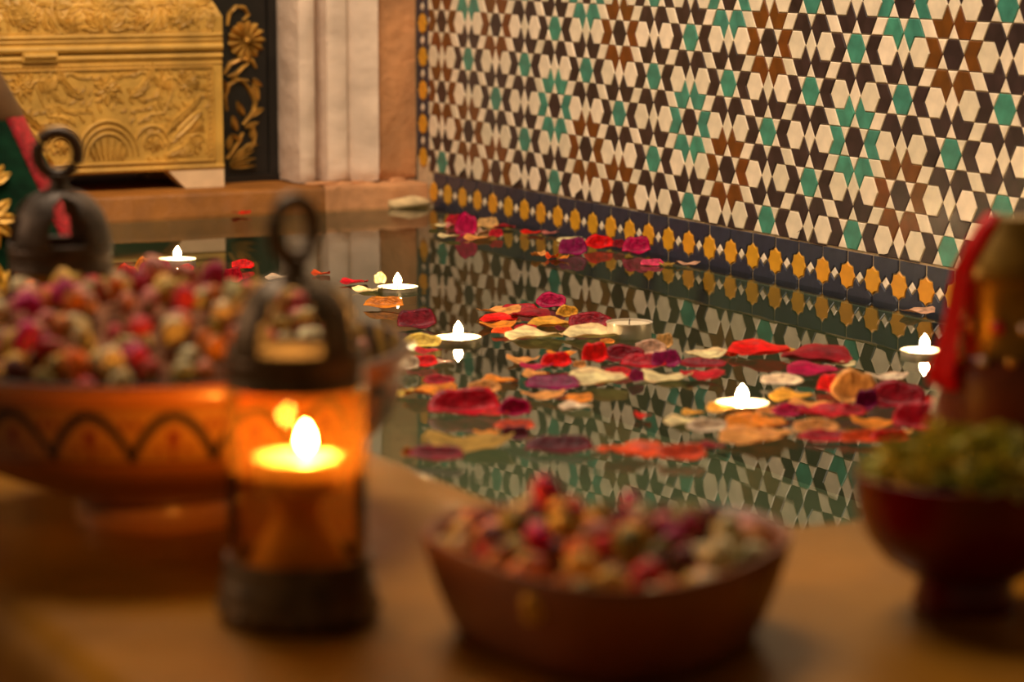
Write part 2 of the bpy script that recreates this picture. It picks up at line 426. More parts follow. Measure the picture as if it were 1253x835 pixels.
def tile_geo(poly):
    """bevelled tile: face at y=0, edge dropped, body back to y=.003"""
    if parea(poly) < 0: poly = poly[::-1]
    a = inset(poly, GAP); b = inset(poly, GAP+.0007); n = len(a)
    vs = [(p[0], .003, p[1]) for p in a] + [(p[0], .0006, p[1]) for p in a] + [(p[0], 0, p[1]) for p in b]
    fs = [tuple(range(2*n, 3*n))]
    for i in range(n):
        j = (i+1) % n
        fs += [(i, j, n+j, n+i), (n+i, n+j, 2*n+j, 2*n+i)]
    return vs, fs
def tile_mesh(name, poly):
    vs, fs = tile_geo(poly); return MB().add(vs, fs).mesh(name, [None], smooth=False)
def pol(r, deg): return (r*math.cos(math.radians(deg)), r*math.sin(math.radians(deg)))
S3 = math.sqrt(3)
hexp = [pol(R, 60*i) for i in range(6)]
trip = [pol(R, 0), pol(S3*R, 30), pol(R, 60)]
h_ = .5*D-S3*R; w_ = h_/S3
def at30(l, t):   # along direction 30 deg
    c, s = math.cos(PI/6), math.sin(PI/6); return (l*c-t*s, l*s+t*c)
rhop = [at30(S3*R, 0), at30(.5*D, -w_), at30(.5*D+h_, 0), at30(.5*D, w_)]
cw = D/S3
chep = [(R, 0), (1.5*R, -S3/2*R), (cw-.5*R, -S3/2*R), (cw-R, 0), (cw-.5*R, S3/2*R), (1.5*R, S3/2*R)]
whp = [(cw+pol(R, 60*i)[0], pol(R, 60*i)[1]) for i in range(6)]
def rotp(poly, deg):
    c, s = math.cos(math.radians(deg)), math.sin(math.radians(deg)); return [(x*c-y*s, x*s+y*c) for x, y in poly]
def star_kind(c, k):
    if (c, k) in ((0, 0), (0, 2), (2, 4), (6, 4)): return 'brown'
    # pairs (green, brown) repeat on the lattice (4,0),(-1,3); brown star at (6,0)
    if k == 5: return 'plain'
    for dc, dk, nm in ((0, 0, 'brown'), (-1, -1, 'green')):
        a, b = c-6-dc, k-dk
        if b % 3 == 0 and (a + b//3) % 4 == 0: return nm
    return 'plain'
PIECES = []
for c in range(-2, 30):
    for k in range(-15, 6):
        if (c+k) % 2: continue
        u, v = X0+c*S3/2*D, Z0-k*D/2
        kd = star_kind(c, k)
        cc = 't_green' if kd == 'plain' else 't_black'
        ch = {'plain': 't_black', 'brown': 't_brown', 'green': 't_green'}[kd]
        PIECES.append(('star_hexagon_tile', 'hex', hexp, 0, u, v, cc))
        for i in range(6):
            PIECES.append(('triangle_tile', 'tri', trip, 60*i, u, v, 't_white'))
            PIECES.append(('chevron_tile', 'che', chep, 60*i, u, v, ch))
        for i in range(3): PIECES.append(('rhombus_tile', 'rho', rhop, 60*i, u, v, 't_white'))
        for i in (0, 1): PIECES.append(('white_hexagon_tile', 'whx', whp, 60*i, u, v, 't_white'))
base_mesh = {}
rest = MB(); rest_m = []
tm_list = ['t_white', 't_green', 't_black', 't_brown']
counts = {}
for nm, key, poly, ang, u, v, m in PIECES:
    pp = [(x+u, y+v) for x, y in rotp(poly, ang)]
    mnx = min(p[0] for p in pp); mxx = max(p[0] for p in pp); mnz = min(p[1] for p in pp); mxz = max(p[1] for p in pp)
    if mxx < BX+.0015 or mxz < BZ+.0015 or mnx > 2.2 or mnz > .80: continue
    q = pp; cut = False
    if mnx < BX: q = clip(q, 0, BX); cut = True
    if mnz < BZ: q = clip(q, 1, BZ); cut = True
    q = [p for i, p in enumerate(q) if (Vector(p)-Vector(q[i-1])).length > 1e-5]
    if len(q) < 3 or abs(parea(q)) < 3e-6: continue
    cu = sum(p[0] for p in q)/len(q); cv = sum(p[1] for p in q)/len(q)
    # top edge of the photograph follows z = .245 + ... towards the right
    ztop = .276 + .0*cu
    seen = cu < 1.262 and cv < ztop
    counts[nm] = counts.get(nm, 0)
    if seen and counts[nm] < 300:
        counts[nm] += 1
        if cut:
            me = tile_mesh(nm, [(x-cu, y-cv) for x, y in q]); loc = (cu, 0, cv); ry = 0
        else:
            lc = (sum(p[0] for p in poly)/len(poly), sum(p[1] for p in poly)/len(poly))
            if key not in base_mesh: base_mesh[key] = tile_mesh(nm, [(x-lc[0], y-lc[1]) for x, y in poly])
            me = base_mesh[key]; ry = -math.radians(ang); loc = (cu, 0, cv)
        o = new_obj(nm, me, wall, (loc[0]+rnd.uniform(-1, 1)*.00025, rnd.uniform(-.0002, .0003), loc[2]+rnd.uniform(-1, 1)*.00025),
                    (0, 0, 0), material=M[m])
        o.rotation_mode = 'XYZ'
        o.rotation_euler = (Matrix.Rotation(rnd.gauss(0, .006), 3, 'X') @ Matrix.Rotation(rnd.gauss(0, .006), 3, 'Z') @ Matrix.Rotation(ry+rnd.gauss(0, .006), 3, 'Y')).to_euler()
    else:
        vs, fs = tile_geo(q); dy = rnd.uniform(-.0002, .0003)
        rest.add([(a, b+dy, c_) for a, b, c_ in vs], fs, tm_list.index(m))
ro = rest.build('tile_field', [M[t] for t in tm_list], wall, smooth=False); ro['kind'] = 'stuff'

# border bands: gold eight-point stars, ivory diamonds, navy field pieces
SR = .0137; DR = .0062; PER = .0434
def star8(r): return [pol(r if i % 2 == 0 else r*.84, 22.5*i) for i in range(16)]
def navy_piece(hh, per):
    """one navy piece above the axis between two stars: local origin midway, v up to hh"""
    rs = SR+.0009; g = .0008; hx = per/2
    st = [pol(rs if i % 2 == 0 else rs*.84, 22.5*i) for i in range(16)]
    left = [(-hx+x, y) for x, y in st[0:5]]           # right tip -> top tip of the left star
    right = [(hx-x, y) for x, y in st[0:5]][::-1]     # top tip -> left tip of the right star
    left[-1] = (-hx+g, left[-1][1]); right[0] = (hx-g, right[0][1])
    dd = DR+.0006
    q = [(-hx+g, hh-g), *left[::-1]]
    q = [(-hx+g, hh-g)] + left[::-1] + [(-dd, .0003), (0, dd), (dd, .0003)] + right[::-1] + [(hx-g, hh-g)]
    return q
starM = tile_mesh('gold_star_tile', star8(SR)); diaM = tile_mesh('diamond_tile', [pol(DR, 90*i) for i in range(4)])
hU = BZ-.0182; navU = tile_mesh('navy_tile', navy_piece(hU, PER)); navV = tile_mesh('navy_tile', navy_piece(.0188, PER))
def put(nm, me, u, v, m, ry=0.0):
    o = new_obj(nm, me, wall, (u+rnd.uniform(-1, 1)*.0003, rnd.uniform(-.0002, .0003), v+rnd.uniform(-1, 1)*.0003), (rnd.gauss(0, .006), ry, rnd.gauss(0, .006)), material=M[m])
    return o
zc = .0182
for i in range(0, 50):
    u = -.0272+PER*i
    if u > 2.15: break
    put('gold_star_tile', starM, u, zc, 't_gold')
    put('diamond_tile', diaM, u+PER/2, zc, 't_white')
    put('navy_tile', navU, u+PER/2, zc, 't_navy')
    put('navy_tile', navU, u+PER/2, zc, 't_navy', PI)
xc = -.0585
for i in range(0, 14):
    v = .0610+PER*i
    put('gold_star_tile', starM, xc, v, 't_gold')
    put('diamond_tile', diaM, xc, v+PER/2, 't_white')
    put('navy_tile', navV, xc, v+PER/2, 't_navy', PI/2)
    put('navy_tile', navV, xc, v+PER/2, 't_navy', -PI/2)
PETALS = [
    (0.3049, -0.1122, 0.0248, 0.0206, 'magenta', 'U', 'upright magenta petal standing at the far wall corner'),
    (0.2067, -0.0793, 0.0217, 0.0101, 'crimson', 'U', 'dark crimson petal behind the upright magenta one at the far corner'),
    (0.2138, -0.1054, 0.0215, 0.0026, 'cream', 'F', 'flat cream petal nearest the pale stone at the far corner'),
    (0.2382, -0.0985, 0.0146, 0.0043, 'pink', 'F', 'small dusty pink petal left of the upright magenta one'),
    (0.2352, -0.0493, 0.0236, 0.0088, 'tan', 'C', 'curled tan petal right of the upright magenta one, at the gold star tiles'),
    (0.3162, -0.0965, 0.0152, 0.006, 'pale', 'F', 'pale blush petal low beside the upright magenta one'),
    (0.3417, -0.0911, 0.0161, 0.0067, 'crimson', 'C', 'small crimson curl right of the far corner cluster'),
    (0.3264, -0.1445, 0.0245, 0.0029, 'cream', 'F', 'frilled cream petal lying at the front left of the far corner cluster'),
    (0.3449, -0.1168, 0.0301, 0.0036, 'peach', 'F', 'peach petal lying under the upright magenta one'),
    (0.2561, -0.0378, 0.0235, 0.0028, 'darkred', 'F', 'thin dark red petal flat against the far wall tiles'),
    (0.3282, -0.0374, 0.0249, 0.003, 'red', 'F', 'thin coral red petal by the wall, left of the purple one'),
    (0.3453, -0.0226, 0.0191, 0.0025, 'pink', 'F', 'thin dusty pink petal by the wall beside the coral red one'),
    (0.5236, -0.087, 0.0287, 0.0139, 'purple', 'U', 'rounded purple petal by the gold star tiles'),
    (0.4189, -0.0336, 0.0298, 0.0036, 'cream', 'U', 'cream petal edge peeping above the rounded purple one'),
    (0.4915, -0.037, 0.031, 0.0111, 'red', 'U', 'bright red cupped petal between the purple and magenta ones by the wall'),
    (0.5377, -0.1367, 0.0159, 0.0044, 'peach', 'F', 'peach orange petal at the left of the small trio off the wall'),
    (0.5457, -0.1249, 0.0133, 0.0048, 'redorange', 'F', 'red orange petal in the middle of the small trio off the wall'),
    (0.5591, -0.1199, 0.015, 0.0036, 'orange', 'F', 'orange petal at the right of the small trio off the wall'),
    (0.5549, -0.0246, 0.0287, 0.0139, 'magenta', 'U', 'rounded magenta petal rightmost of the three big ones by the wall'),
    (0.5061, -0.0201, 0.0127, 0.0069, 'darkred', 'C', 'dark red petal sliver left of the rounded magenta one by the wall'),
    (0.645, -0.0564, 0.0225, 0.0048, 'hotpink', 'C', 'hot pink petal curling in front of the rounded magenta one by the wall'),
    (0.6555, -0.0434, 0.0173, 0.0023, 'olive', 'F', 'olive tan petal right of the hot pink one by the wall'),
    (0.6672, -0.0252, 0.0242, 0.0029, 'pale', 'F', 'pale flat petal at the right end of the row by the wall'),
    (1.0797, -0.0235, 0.0301, 0.0036, 'pale', 'F', 'lone pale pink petal floating flat at the wall near the ribboned bottle'),
    (0.9009, -0.3432, 0.0318, 0.0059, 'crimson', 'U', 'crimson petal on the left of the heap before the unlit tealight'),
    (0.8833, -0.3016, 0.0261, 0.0101, 'magenta', 'U', 'tall magenta petal topping the heap left of the unlit tealight'),
    (0.9035, -0.3656, 0.0376, 0.0045, 'peach', 'F', 'long peach petal at the left of the heap near the unlit tealight'),
    (0.9462, -0.3545, 0.0342, 0.0041, 'darkred', 'C', 'dark crimson petal in the middle of the heap near the unlit tealight'),
    (0.9436, -0.3864, 0.031, 0.0037, 'red', 'C', 'red petal under the long peach one in the heap'),
    (0.9746, -0.4033, 0.0306, 0.0037, 'orange', 'F', 'orange petal low at the left of the heap near the unlit tealight'),
    (1.0134, -0.4169, 0.0186, 0.0033, 'redorange', 'C', 'small red orange petal at the bottom left of the heap'),
    (0.9549, -0.3221, 0.0194, 0.0079, 'gold', 'U', 'golden petal behind the heap, left of the dark crimson fold'),
    (0.9888, -0.3582, 0.035, 0.0042, 'gold', 'C', 'folded yellow tan petal at the centre front of the heap'),
    (1.0088, -0.3276, 0.0364, 0.0091, 'darkred', 'U', 'large dark crimson petal touching the unlit tealight'),
    (1.0231, -0.3598, 0.0187, 0.0026, 'maroon', 'F', 'small maroon petal below the folded yellow tan one'),
    (1.0095, -0.3925, 0.0187, 0.0033, 'crimson', 'C', 'small crimson petal above the long cream one'),
    (1.0458, -0.4022, 0.0467, 0.0056, 'cream', 'F', 'long cream petal along the front of the heap'),
    (1.0676, -0.3577, 0.0468, 0.0056, 'cream', 'C', 'wide cream petal ending at the unlit tealight'),
    (1.1064, -0.3636, 0.0125, 0.0027, 'orange', 'C', 'tiny orange petal just below the unlit tealight'),
    (1.1968, -0.4597, 0.025, 0.0076, 'red', 'U', 'bright red petal above the purple fold in the middle of the pool'),
    (1.1395, -0.4259, 0.0244, 0.0029, 'orange', 'F', 'yellow orange petal behind the bright red one in mid pool'),
    (1.1589, -0.4708, 0.0254, 0.0037, 'peach', 'F', 'peach petal at the left end of the mid pool row'),
    (1.1966, -0.4781, 0.0249, 0.003, 'magenta', 'F', 'flat magenta petal beside the bright red one in mid pool'),
    (1.1927, -0.4222, 0.0213, 0.0117, 'red', 'U', 'round scarlet petal below the unlit tealight'),
    (1.2028, -0.442, 0.0105, 0.0041, 'peach', 'C', 'small peach petal left of the round scarlet one'),
    (1.1887, -0.3942, 0.0322, 0.0093, 'darkred', 'U', 'dark crimson petal right of the round scarlet one'),
    (1.2277, -0.3963, 0.0343, 0.0074, 'crimson', 'C', 'deep crimson petal spreading in the middle of the long row'),
    (1.2376, -0.3815, 0.0224, 0.0094, 'purple', 'U', 'purple petal in the long row below the cream curl'),
    (1.2502, -0.4321, 0.022, 0.0047, 'red', 'C', 'red petal at the front of the long row, above the cream bar'),
    (1.2831, -0.4343, 0.0115, 0.007, 'purple', 'C', 'small dark purple petal between the two cream front petals'),
    (1.1693, -0.357, 0.0245, 0.0081, 'pale', 'U', 'blush white petal lifting behind the long row'),
    (1.1549, -0.3354, 0.0137, 0.0093, 'tan', 'U', 'cream yellow petal tip beside the blush white one'),
    (1.1996, -0.3221, 0.0311, 0.0037, 'cream', 'C', 'curled cream petal at the back of the long row, right side'),
    (1.2937, -0.3813, 0.0321, 0.0039, 'crimson', 'C', 'bright crimson petal at the right front of the long row'),
    (1.2464, -0.3531, 0.0356, 0.0043, 'darkred', 'U', 'dark crimson petal beneath the curled cream one'),
    (1.2838, -0.4688, 0.0431, 0.0052, 'cream', 'C', 'long cream bar petal with a golden end in mid pool'),
    (1.2815, -0.4083, 0.0411, 0.0049, 'cream', 'F', 'wide cream petal at the front of the long row'),
    (1.2798, -0.506, 0.039, 0.0066, 'purple', 'U', 'broad purple folded petal left of the long cream bar'),
    (1.2301, -0.4953, 0.0206, 0.0029, 'peach', 'F', 'peach petal tucked behind the broad purple fold'),
    (1.3212, -0.5366, 0.0307, 0.0037, 'peach', 'F', 'peach petal spread below the broad purple fold'),
    (1.3371, -0.5193, 0.0281, 0.0034, 'orange', 'F', 'pale orange petal right of the one below the purple fold'),
    (1.3676, -0.5328, 0.0228, 0.0027, 'blush', 'F', 'white pink petal at the front of the mid pool group'),
    (1.4259, -0.5092, 0.0118, 0.0027, 'red', 'F', 'small lone red petal awash in open water at mid pool'),
    (1.2325, -0.5811, 0.0227, 0.005, 'crimson', 'C', 'small crimson oval petal below the lit tealight by the lantern'),
    (1.3418, -0.6111, 0.0502, 0.0124, 'crimson', 'U', 'biggest crimson petal, triangular, in the left foreground of the pool'),
    (1.3727, -0.5859, 0.0225, 0.0098, 'magenta', 'U', 'pointed magenta petal right of the biggest crimson one'),
    (1.3661, -0.5991, 0.019, 0.0027, 'red', 'C', 'red petal joining the biggest crimson one to the pointed magenta one'),
    (1.2721, -0.6064, 0.0383, 0.0046, 'orange', 'F', 'wide amber petal left behind the biggest crimson one'),
    (1.2383, -0.5317, 0.0268, 0.0032, 'orange', 'F', 'amber petal behind the biggest crimson one, towards the purple fold'),
    (1.2708, -0.5611, 0.0237, 0.006, 'peach', 'C', 'peach petal rising behind the biggest crimson one'),
    (1.4221, -0.6107, 0.0265, 0.0041, 'redorange', 'C', 'flame orange petal above the near black one in the foreground'),
    (1.4608, -0.6296, 0.018, 0.0065, 'maroon', 'U', 'near black maroon petal below the flame orange one'),
    (1.4265, -0.6353, 0.0171, 0.0021, 'orange', 'F', 'thin orange petal left of the near black one'),
    (1.503, -0.6174, 0.0431, 0.0065, 'maroon', 'U', 'long maroon petal in the pool foreground'),
    (1.4649, -0.6684, 0.0567, 0.0068, 'olive', 'F', 'long olive gold petal near the basin rim'),
    (1.4973, -0.7068, 0.0357, 0.0058, 'darkred', 'U', 'dark crimson petal against the glinting basin rim'),
    (1.473, -0.7165, 0.0087, 0.0045, 'orange', 'C', 'small orange petal tip at the basin rim beside the lantern'),
    (1.5162, -0.5926, 0.0155, 0.0023, 'redorange', 'F', 'small orange petal right of the long maroon one'),
    (1.5432, -0.5825, 0.0349, 0.0042, 'redorange', 'C', 'bright orange petal in the pool foreground, right of the long maroon one'),
    (1.5693, -0.5605, 0.0292, 0.0064, 'redorange', 'U', 'rounded orange petal at the front of the right group'),
    (1.0421, -0.5081, 0.032, 0.0078, 'yellow', 'U', 'glowing yellow white petal left of the lit tealight by the lantern'),
    (1.1397, -0.5522, 0.0238, 0.0059, 'red', 'C', 'scarlet petal below the glowing yellow one'),
    (1.1559, -0.5712, 0.0144, 0.0093, 'blush', 'U', 'pink cream petal at the bowl side of the scarlet one'),
    (1.0876, -0.523, 0.0218, 0.0026, 'crimson', 'F', 'crimson sliver under the glowing yellow petal'),
    (1.1325, -0.5313, 0.0187, 0.0022, 'pale', 'F', "translucent pale petal beside the tealight's mirrored flame"),
    (0.9441, -0.4677, 0.032, 0.012, 'maroon', 'U', "maroon petal right of the painted bowl's rim"),
    (0.818, -0.4437, 0.0352, 0.007, 'orange', 'C', 'orange yellow petal below the farther lit tealight behind the bowl'),
    (0.6645, -0.3801, 0.0114, 0.0087, 'cream', 'U', 'little upright cream petal left of the farther tealight'),
    (0.6992, -0.4086, 0.0289, 0.0035, 'cream', 'F', 'flat cream petal left of the farther tealight'),
    (0.6439, -0.3997, 0.0262, 0.0031, 'crimson', 'F', 'dark crimson petal left of the farther tealight, by the lantern top'),
    (1.2593, -0.6284, 0.0235, 0.0028, 'yellow', 'F', 'pale yellow petal beside the lantern glass'),
    (1.2198, -0.2815, 0.0474, 0.0057, 'red', 'C', 'long scarlet petal at the back, left of the dark right cluster'),
    (1.2055, -0.3028, 0.0136, 0.0038, 'redorange', 'C', 'orange tip at the left end of the long scarlet petal'),
    (1.2367, -0.2515, 0.0284, 0.0034, 'gold', 'F', 'golden petal edge at the back of the right cluster'),
    (1.2683, -0.257, 0.0534, 0.0064, 'darkred', 'C', 'wide dark crimson petal at the back of the right cluster'),
    (1.325, -0.2972, 0.04, 0.0048, 'magenta', 'C', 'magenta petal in front of the wide dark crimson one'),
    (1.3873, -0.3239, 0.0175, 0.0101, 'red', 'U', 'scarlet petal left of the upright peach one'),
    (1.4331, -0.3332, 0.0305, 0.018, 'peach', 'U', 'upright peach orange petal in the right cluster'),
    (1.2966, -0.2505, 0.0185, 0.0022, 'cream', 'F', 'cream petal sliver above the upright peach one'),
    (1.3481, -0.3424, 0.0304, 0.005, 'blush', 'C', 'white pink petal behind the lit tealight of the right cluster'),
    (1.4598, -0.3134, 0.0388, 0.0134, 'darkred', 'U', 'big dark crimson petal at the right of the cluster'),
    (1.5465, -0.3524, 0.0369, 0.0139, 'crimson', 'U', 'big crimson petal nearest the ribboned bottle'),
    (1.4705, -0.3469, 0.0156, 0.0111, 'purple', 'U', 'purple petal right below the upright peach one'),
    (1.3672, -0.258, 0.0307, 0.0037, 'blush', 'F', 'frilly white petal edge behind the big dark crimson one'),
    (1.4004, -0.3656, 0.032, 0.0038, 'gold', 'F', 'golden orange petal right of the lit tealight'),
    (1.4614, -0.4068, 0.0249, 0.0058, 'magenta', 'U', 'magenta petal in front of the lit tealight, at its right'),
    (1.4421, -0.3767, 0.0301, 0.0036, 'peach', 'F', 'peach petal in the middle of the right cluster'),
    (1.4796, -0.3935, 0.0342, 0.0041, 'crimson', 'C', 'crimson petal between two peach ones in the right cluster'),
    (1.5184, -0.4224, 0.0299, 0.0058, 'peach', 'C', 'rounded peach petal at the front of the right cluster'),
    (1.5516, -0.4374, 0.0327, 0.0046, 'crimson', 'C', 'crimson petal along the front edge of the right cluster'),
    (1.5682, -0.4176, 0.0292, 0.0046, 'redorange', 'C', 'red orange petal at the front of the right cluster'),
    (1.5811, -0.4029, 0.0246, 0.0053, 'red', 'C', 'scarlet petal at the front of the cluster, above the herb bowl'),
    (1.5199, -0.3729, 0.0314, 0.004, 'orange', 'F', 'orange petal lying before the big dark crimson one'),
    (1.48, -0.3698, 0.0249, 0.0058, 'crimson', 'C', 'purplish crimson petal under the upright peach one'),
    (1.5594, -0.3775, 0.0137, 0.0017, 'peach', 'F', 'tiny peach petal beneath the big crimson one'),
    (1.4679, -0.2913, 0.0158, 0.0028, 'red', 'C', 'small red petal behind the big crimson one'),
    (1.4527, -0.4916, 0.0257, 0.0031, 'cream', 'F', 'cream petal at the left end of the group before the lit tealight'),
    (1.4286, -0.4685, 0.0178, 0.0021, 'gold', 'F', 'golden petal left below the lit tealight'),
    (1.4294, -0.4421, 0.0274, 0.0033, 'gold', 'F', 'thin golden petal directly below the lit tealight'),
    (1.4921, -0.4955, 0.0263, 0.0058, 'blush', 'U', 'blush white petal with a bright dewdrop, left front group'),
    (1.4914, -0.4541, 0.0416, 0.005, 'orange', 'C', 'wide orange petal before the lit tealight'),
    (1.5362, -0.4867, 0.0404, 0.0048, 'peach', 'C', 'wide peach petal at the front, before the lit tealight'),
    (1.547, -0.5238, 0.0199, 0.0024, 'darkred', 'F', 'dark red sliver behind the rounded orange petal'),
    (1.5284, -0.4592, 0.0238, 0.0029, 'peach', 'F', 'small peach petal left of the rounded peach one'),
    (1.4468, -0.4137, 0.0215, 0.0035, 'peach', 'C', 'blush petal at the right foot of the lit tealight'),
    (0.5353, -0.6021, 0.0214, 0.0144, 'redorange', 'U', 'red orange petal left of the farthest tealight'),
    (0.4705, -0.5621, 0.0186, 0.0121, 'orange', 'U', 'orange petal standing left of the farthest tealight'),
    (0.4912, -0.5551, 0.0303, 0.0091, 'magenta', 'U', 'magenta petal before the farthest tealight'),
    (0.4715, -0.5152, 0.0136, 0.0053, 'red', 'C', 'small red petal right of the farthest tealight'),
    (0.5856, -0.5067, 0.0181, 0.0117, 'crimson', 'U', 'crimson petal behind the heaped bowl, right side'),
    (0.4827, -0.457, 0.0223, 0.0065, 'red', 'C', 'red petal behind the heaped bowl, rightmost'),
    (-0.0245, -0.2661, 0.0225, 0.0027, 'red', 'F', 'red petal at the foot of the brown step'),
    (0.5651, -0.4033, 0.0185, 0.0036, 'redorange', 'F', "orange petal seen beside the lantern's top ring"),
    (0.5784, -0.4545, 0.0249, 0.003, 'blush', 'F', "blush petal between the bowl and the lantern's top ring"),
]

# ------------------------------------------------------------------ carved chest
def relief(mb, fr):
    """helpers drawing low relief on a plane: fr(a,b,h) -> xyz"""
    class Rl: pass
    r = Rl()
    def line(pts, wd, hh=.0022, closed=False):
        pts = [Vector((p[0], p[1])) for p in pts]; n = len(pts); vs = []; fs = []
        for i in range(n):
            t = (pts[(i+1) % n]-pts[i-1]) if closed else (pts[min(i+1, n-1)]-pts[max(i-1, 0)])
            t.normalize(); nn = Vector((-t.y, t.x))
            k = 1.0 if closed else (1-.55*abs(2*i/(n-1)-1)**3)
            for s_, h in ((-1, 0), (-.6, hh*.8), (0, hh), (.6, hh*.8), (1, 0)):
                q = pts[i]+nn*wd*s_*k; vs.append(fr(q.x, q.y, h))
        for i in range(n if closed else n-1):
            j = (i+1) % n
            for k in range(4): fs.append((i*5+k, i*5+k+1, j*5+k+1, j*5+k))
        mb.add(vs, fs)
    def leaf(x, y, ang, L, W, hh=.003):
        c, s = math.cos(ang), math.sin(ang); vs = []; n = 7; fs = []
        for i in range(n+1):
            t = i/n; wd = W*math.sin(PI*min(1, t*.92+.06))**.8*(1-.25*t)
            for q, h in ((-1, 0), (-.55, hh), (0, hh*.45), (.55, hh), (1, 0)):
                a, b = L*t, wd*q
                vs.append(fr(x+a*c-b*s, y+a*s+b*c, h))
        for i in range(n):
            for k in range(4): fs.append((i*5+k, i*5+k+1, (i+1)*5+k+1, (i+1)*5+k))
        mb.add(vs, fs)
    def flower(x, y, rr, n, a0=0):
        for i in range(n): leaf(x, y, a0+2*PI*i/n, rr, rr*.26)
        ring = [(x+rr*.2*math.cos(q*PI/5), y+rr*.2*math.sin(q*PI/5)) for q in range(10)]
        line(ring, rr*.09, .004, True)
    def arc(x, y, rr, a0, a1, wd, hh=.0022, n=14, ry=None):
        line([(x+rr*math.cos(a0+(a1-a0)*i/n), y+(ry or rr)*math.sin(a0+(a1-a0)*i/n)) for i in range(n+1)], wd, hh)
    def beads(x0, y0, x1, y1, n, sz):
        for i in range(n):
            t = (i+.5)/n; leaf(x0+(x1-x0)*t-sz*.5, y0+(y1-y0)*t-sz*.25, .7, sz, sz*.32, .0018)
    r.line, r.leaf, r.flower, r.arc, r.beads = line, leaf, flower, arc, beads
    return r
def chest():
    t = empty('carved_chest', (-.10, -.413, .030))
    tag(t, 'gilded chest covered in carved leaf scrolls on the brown step', 'chest')
    HW = .153; DP = .20
    zb, zl = .0225, .1706   # body bottom, lid line (local z)
    b = MB(); b.box(-DP, 0, -HW, HW, zb, zl)
    body = b.build('body', M['chest'], t, smooth=False)
    # feet: splayed bracket feet with a scooped apron
    for sy in (-1, 1):
        f = MB(); q = [(HW, 0), (HW-.052, 0), (HW-.074, zb), (HW, zb)]
        vs = [(x, sy*y, z) for x in (.0015, -.03) for y, z in q]
        f.add(vs, [(0, 1, 2, 3), (7, 6, 5, 4), (0, 4, 5, 1), (1, 5, 6, 2), (2, 6, 7, 3), (3, 7, 4, 0)])
        f.build('foot', M['chest_pale'], t, smooth=False)
        g = MB(); g.box(-DP, -DP+.05, sy*HW-.0 if sy < 0 else HW-.05, -HW+.05 if sy < 0 else HW, 0, zb); g.build('foot', M['chest_pale'], t, smooth=False)
    # lid: upright border, then hipped slope, flat top
    l = MB(); z1, z2, z3 = zl+.0015, .216, .29
    def ring(x0, x1, y, z): return [(x0, -y, z), (x1, -y, z), (x1, y, z), (x0, y, z)]
    vs = ring(-DP, .001, HW+.001, z1)+ring(-DP, .001, HW+.001, z2)+ring(-DP+.035, -.035, HW-.035, z3)
    fs = [(0, 3, 2, 1), (8, 9, 10, 11)]
    for k in (0, 4):
        for i in range(4): fs.append((k+i, k+(i+1) % 4, k+4+(i+1) % 4, k+4+i))
    lid = l.add(vs, fs).build('lid', M['chest'], t, smooth=False)
    # mouldings
    mo = MB()
    for z, rr in ((zl-.004, .0035), (zl-.013, .0016), (zb+.004, .003)):
        mo.tube([(0, -HW, z), (0, 0, z), (0, HW, z)], rr, 8, up=(0, 0, 1))
    mo.build('moulding', M['chest'], body)
    mo = MB()
    for z, rr in ((z1+.006, .0045), (z1+.015, .002), (z1+.021, .0028)):
        mo.tube([(.001, -HW, z), (.001, 0, z), (.001, HW, z)], rr, 8, up=(0, 0, 1))
    mo.build('moulding', M['chest'], lid)
    cl = MB(); cl.box(0, .006, -.022, .022, zl-.007, zl+.006); cl.tube([(.007, -.02, zl), (.007, .02, zl)], .003, 8); cl.build('clasp', M['chest'], t, (0, -.085, 0), smooth=False)
    # body carving
    cb = MB(); r = relief(cb, lambda a, b_, h: (h, a, b_))
    y0, y1 = zb+.016, zl-.022; x1 = HW-.012
    for s in (-1, 1):
        r.line([(s*x1, y0-.003), (s*x1, y1+.003)], .0026, .003); r.line([(s*(x1-.008), y0), (s*(x1-.008), y1)], .0012)
        r.beads(s*(x1-.004), y0, s*(x1-.004), y1, 16, .006)
    r.line([(-x1, y0-.004), (0, y0-.004), (x1, y0-.004)], .0018, .003); r.beads(-x1, y0-.009, x1, y0-.009, 46, .006)
    r.line([(-x1, y1+.004), (0, y1+.004), (x1, y1+.004)], .0018, .003); r.beads(-x1, y1+.008, x1, y1+.008, 46, .006)
    # central arch with upright leaves
    for rr, wd in ((.040, .0024), (.033, .0016), (.026, .0018)): r.arc(0, y0+.004, rr, .05, PI-.05, wd, .003, 20, rr*1.15)
    for i in range(-3, 4): r.leaf(i*.0055, y0+.002, PI/2-i*.16, .030-abs(i)*.004, .0026, .0035)
    r.flower(0, y1-.020, .017, 9); r.leaf(0, y1-.04, PI/2, .02, .005)
    for s in (-1, 1):
        def X(v): return s*v
        def A(v): return v if s > 0 else PI-v
        r.arc(X(.058), y0+.020, .022, A(PI*.95), A(-.3), .0022, .003); r.arc(X(.060), y0+.020, .013, A(PI*1.2), A(-.6), .0018)
        r.flower(X(.060), y0+.019, .010, 7)
        for k in range(5): r.leaf(X(.075+.009*k), y0+.030+.008*k, A(.95), .030-.002*k, .0028, .0036)
        r.leaf(X(.088), y0+.026, A(.75), .05, .008, .003)
        r.flower(X(.107), y1-.014, .015, 10); r.flower(X(.118), y0+.040, .009, 8)
        r.arc(X(.050), y1-.020, .020, A(2.4), A(-.8), .002); r.arc(X(.044), y1-.012, .012, A(2.0), A(-1.5), .0017)
        for k in range(6): r.leaf(X(.030+.006*k), y1-.030+.004*k, A(.3+.25*k), .022, .004)
        for k in range(6): r.leaf(X(.078+.008*k), y0+.004, A(.4+.3*k), .020, .0042)
        r.arc(X(.085), y1-.022, .014, A(3.2), A(.2), .0017); r.arc(X(.118), y0+.018, .012, A(2.9), A(-.4), .0018)
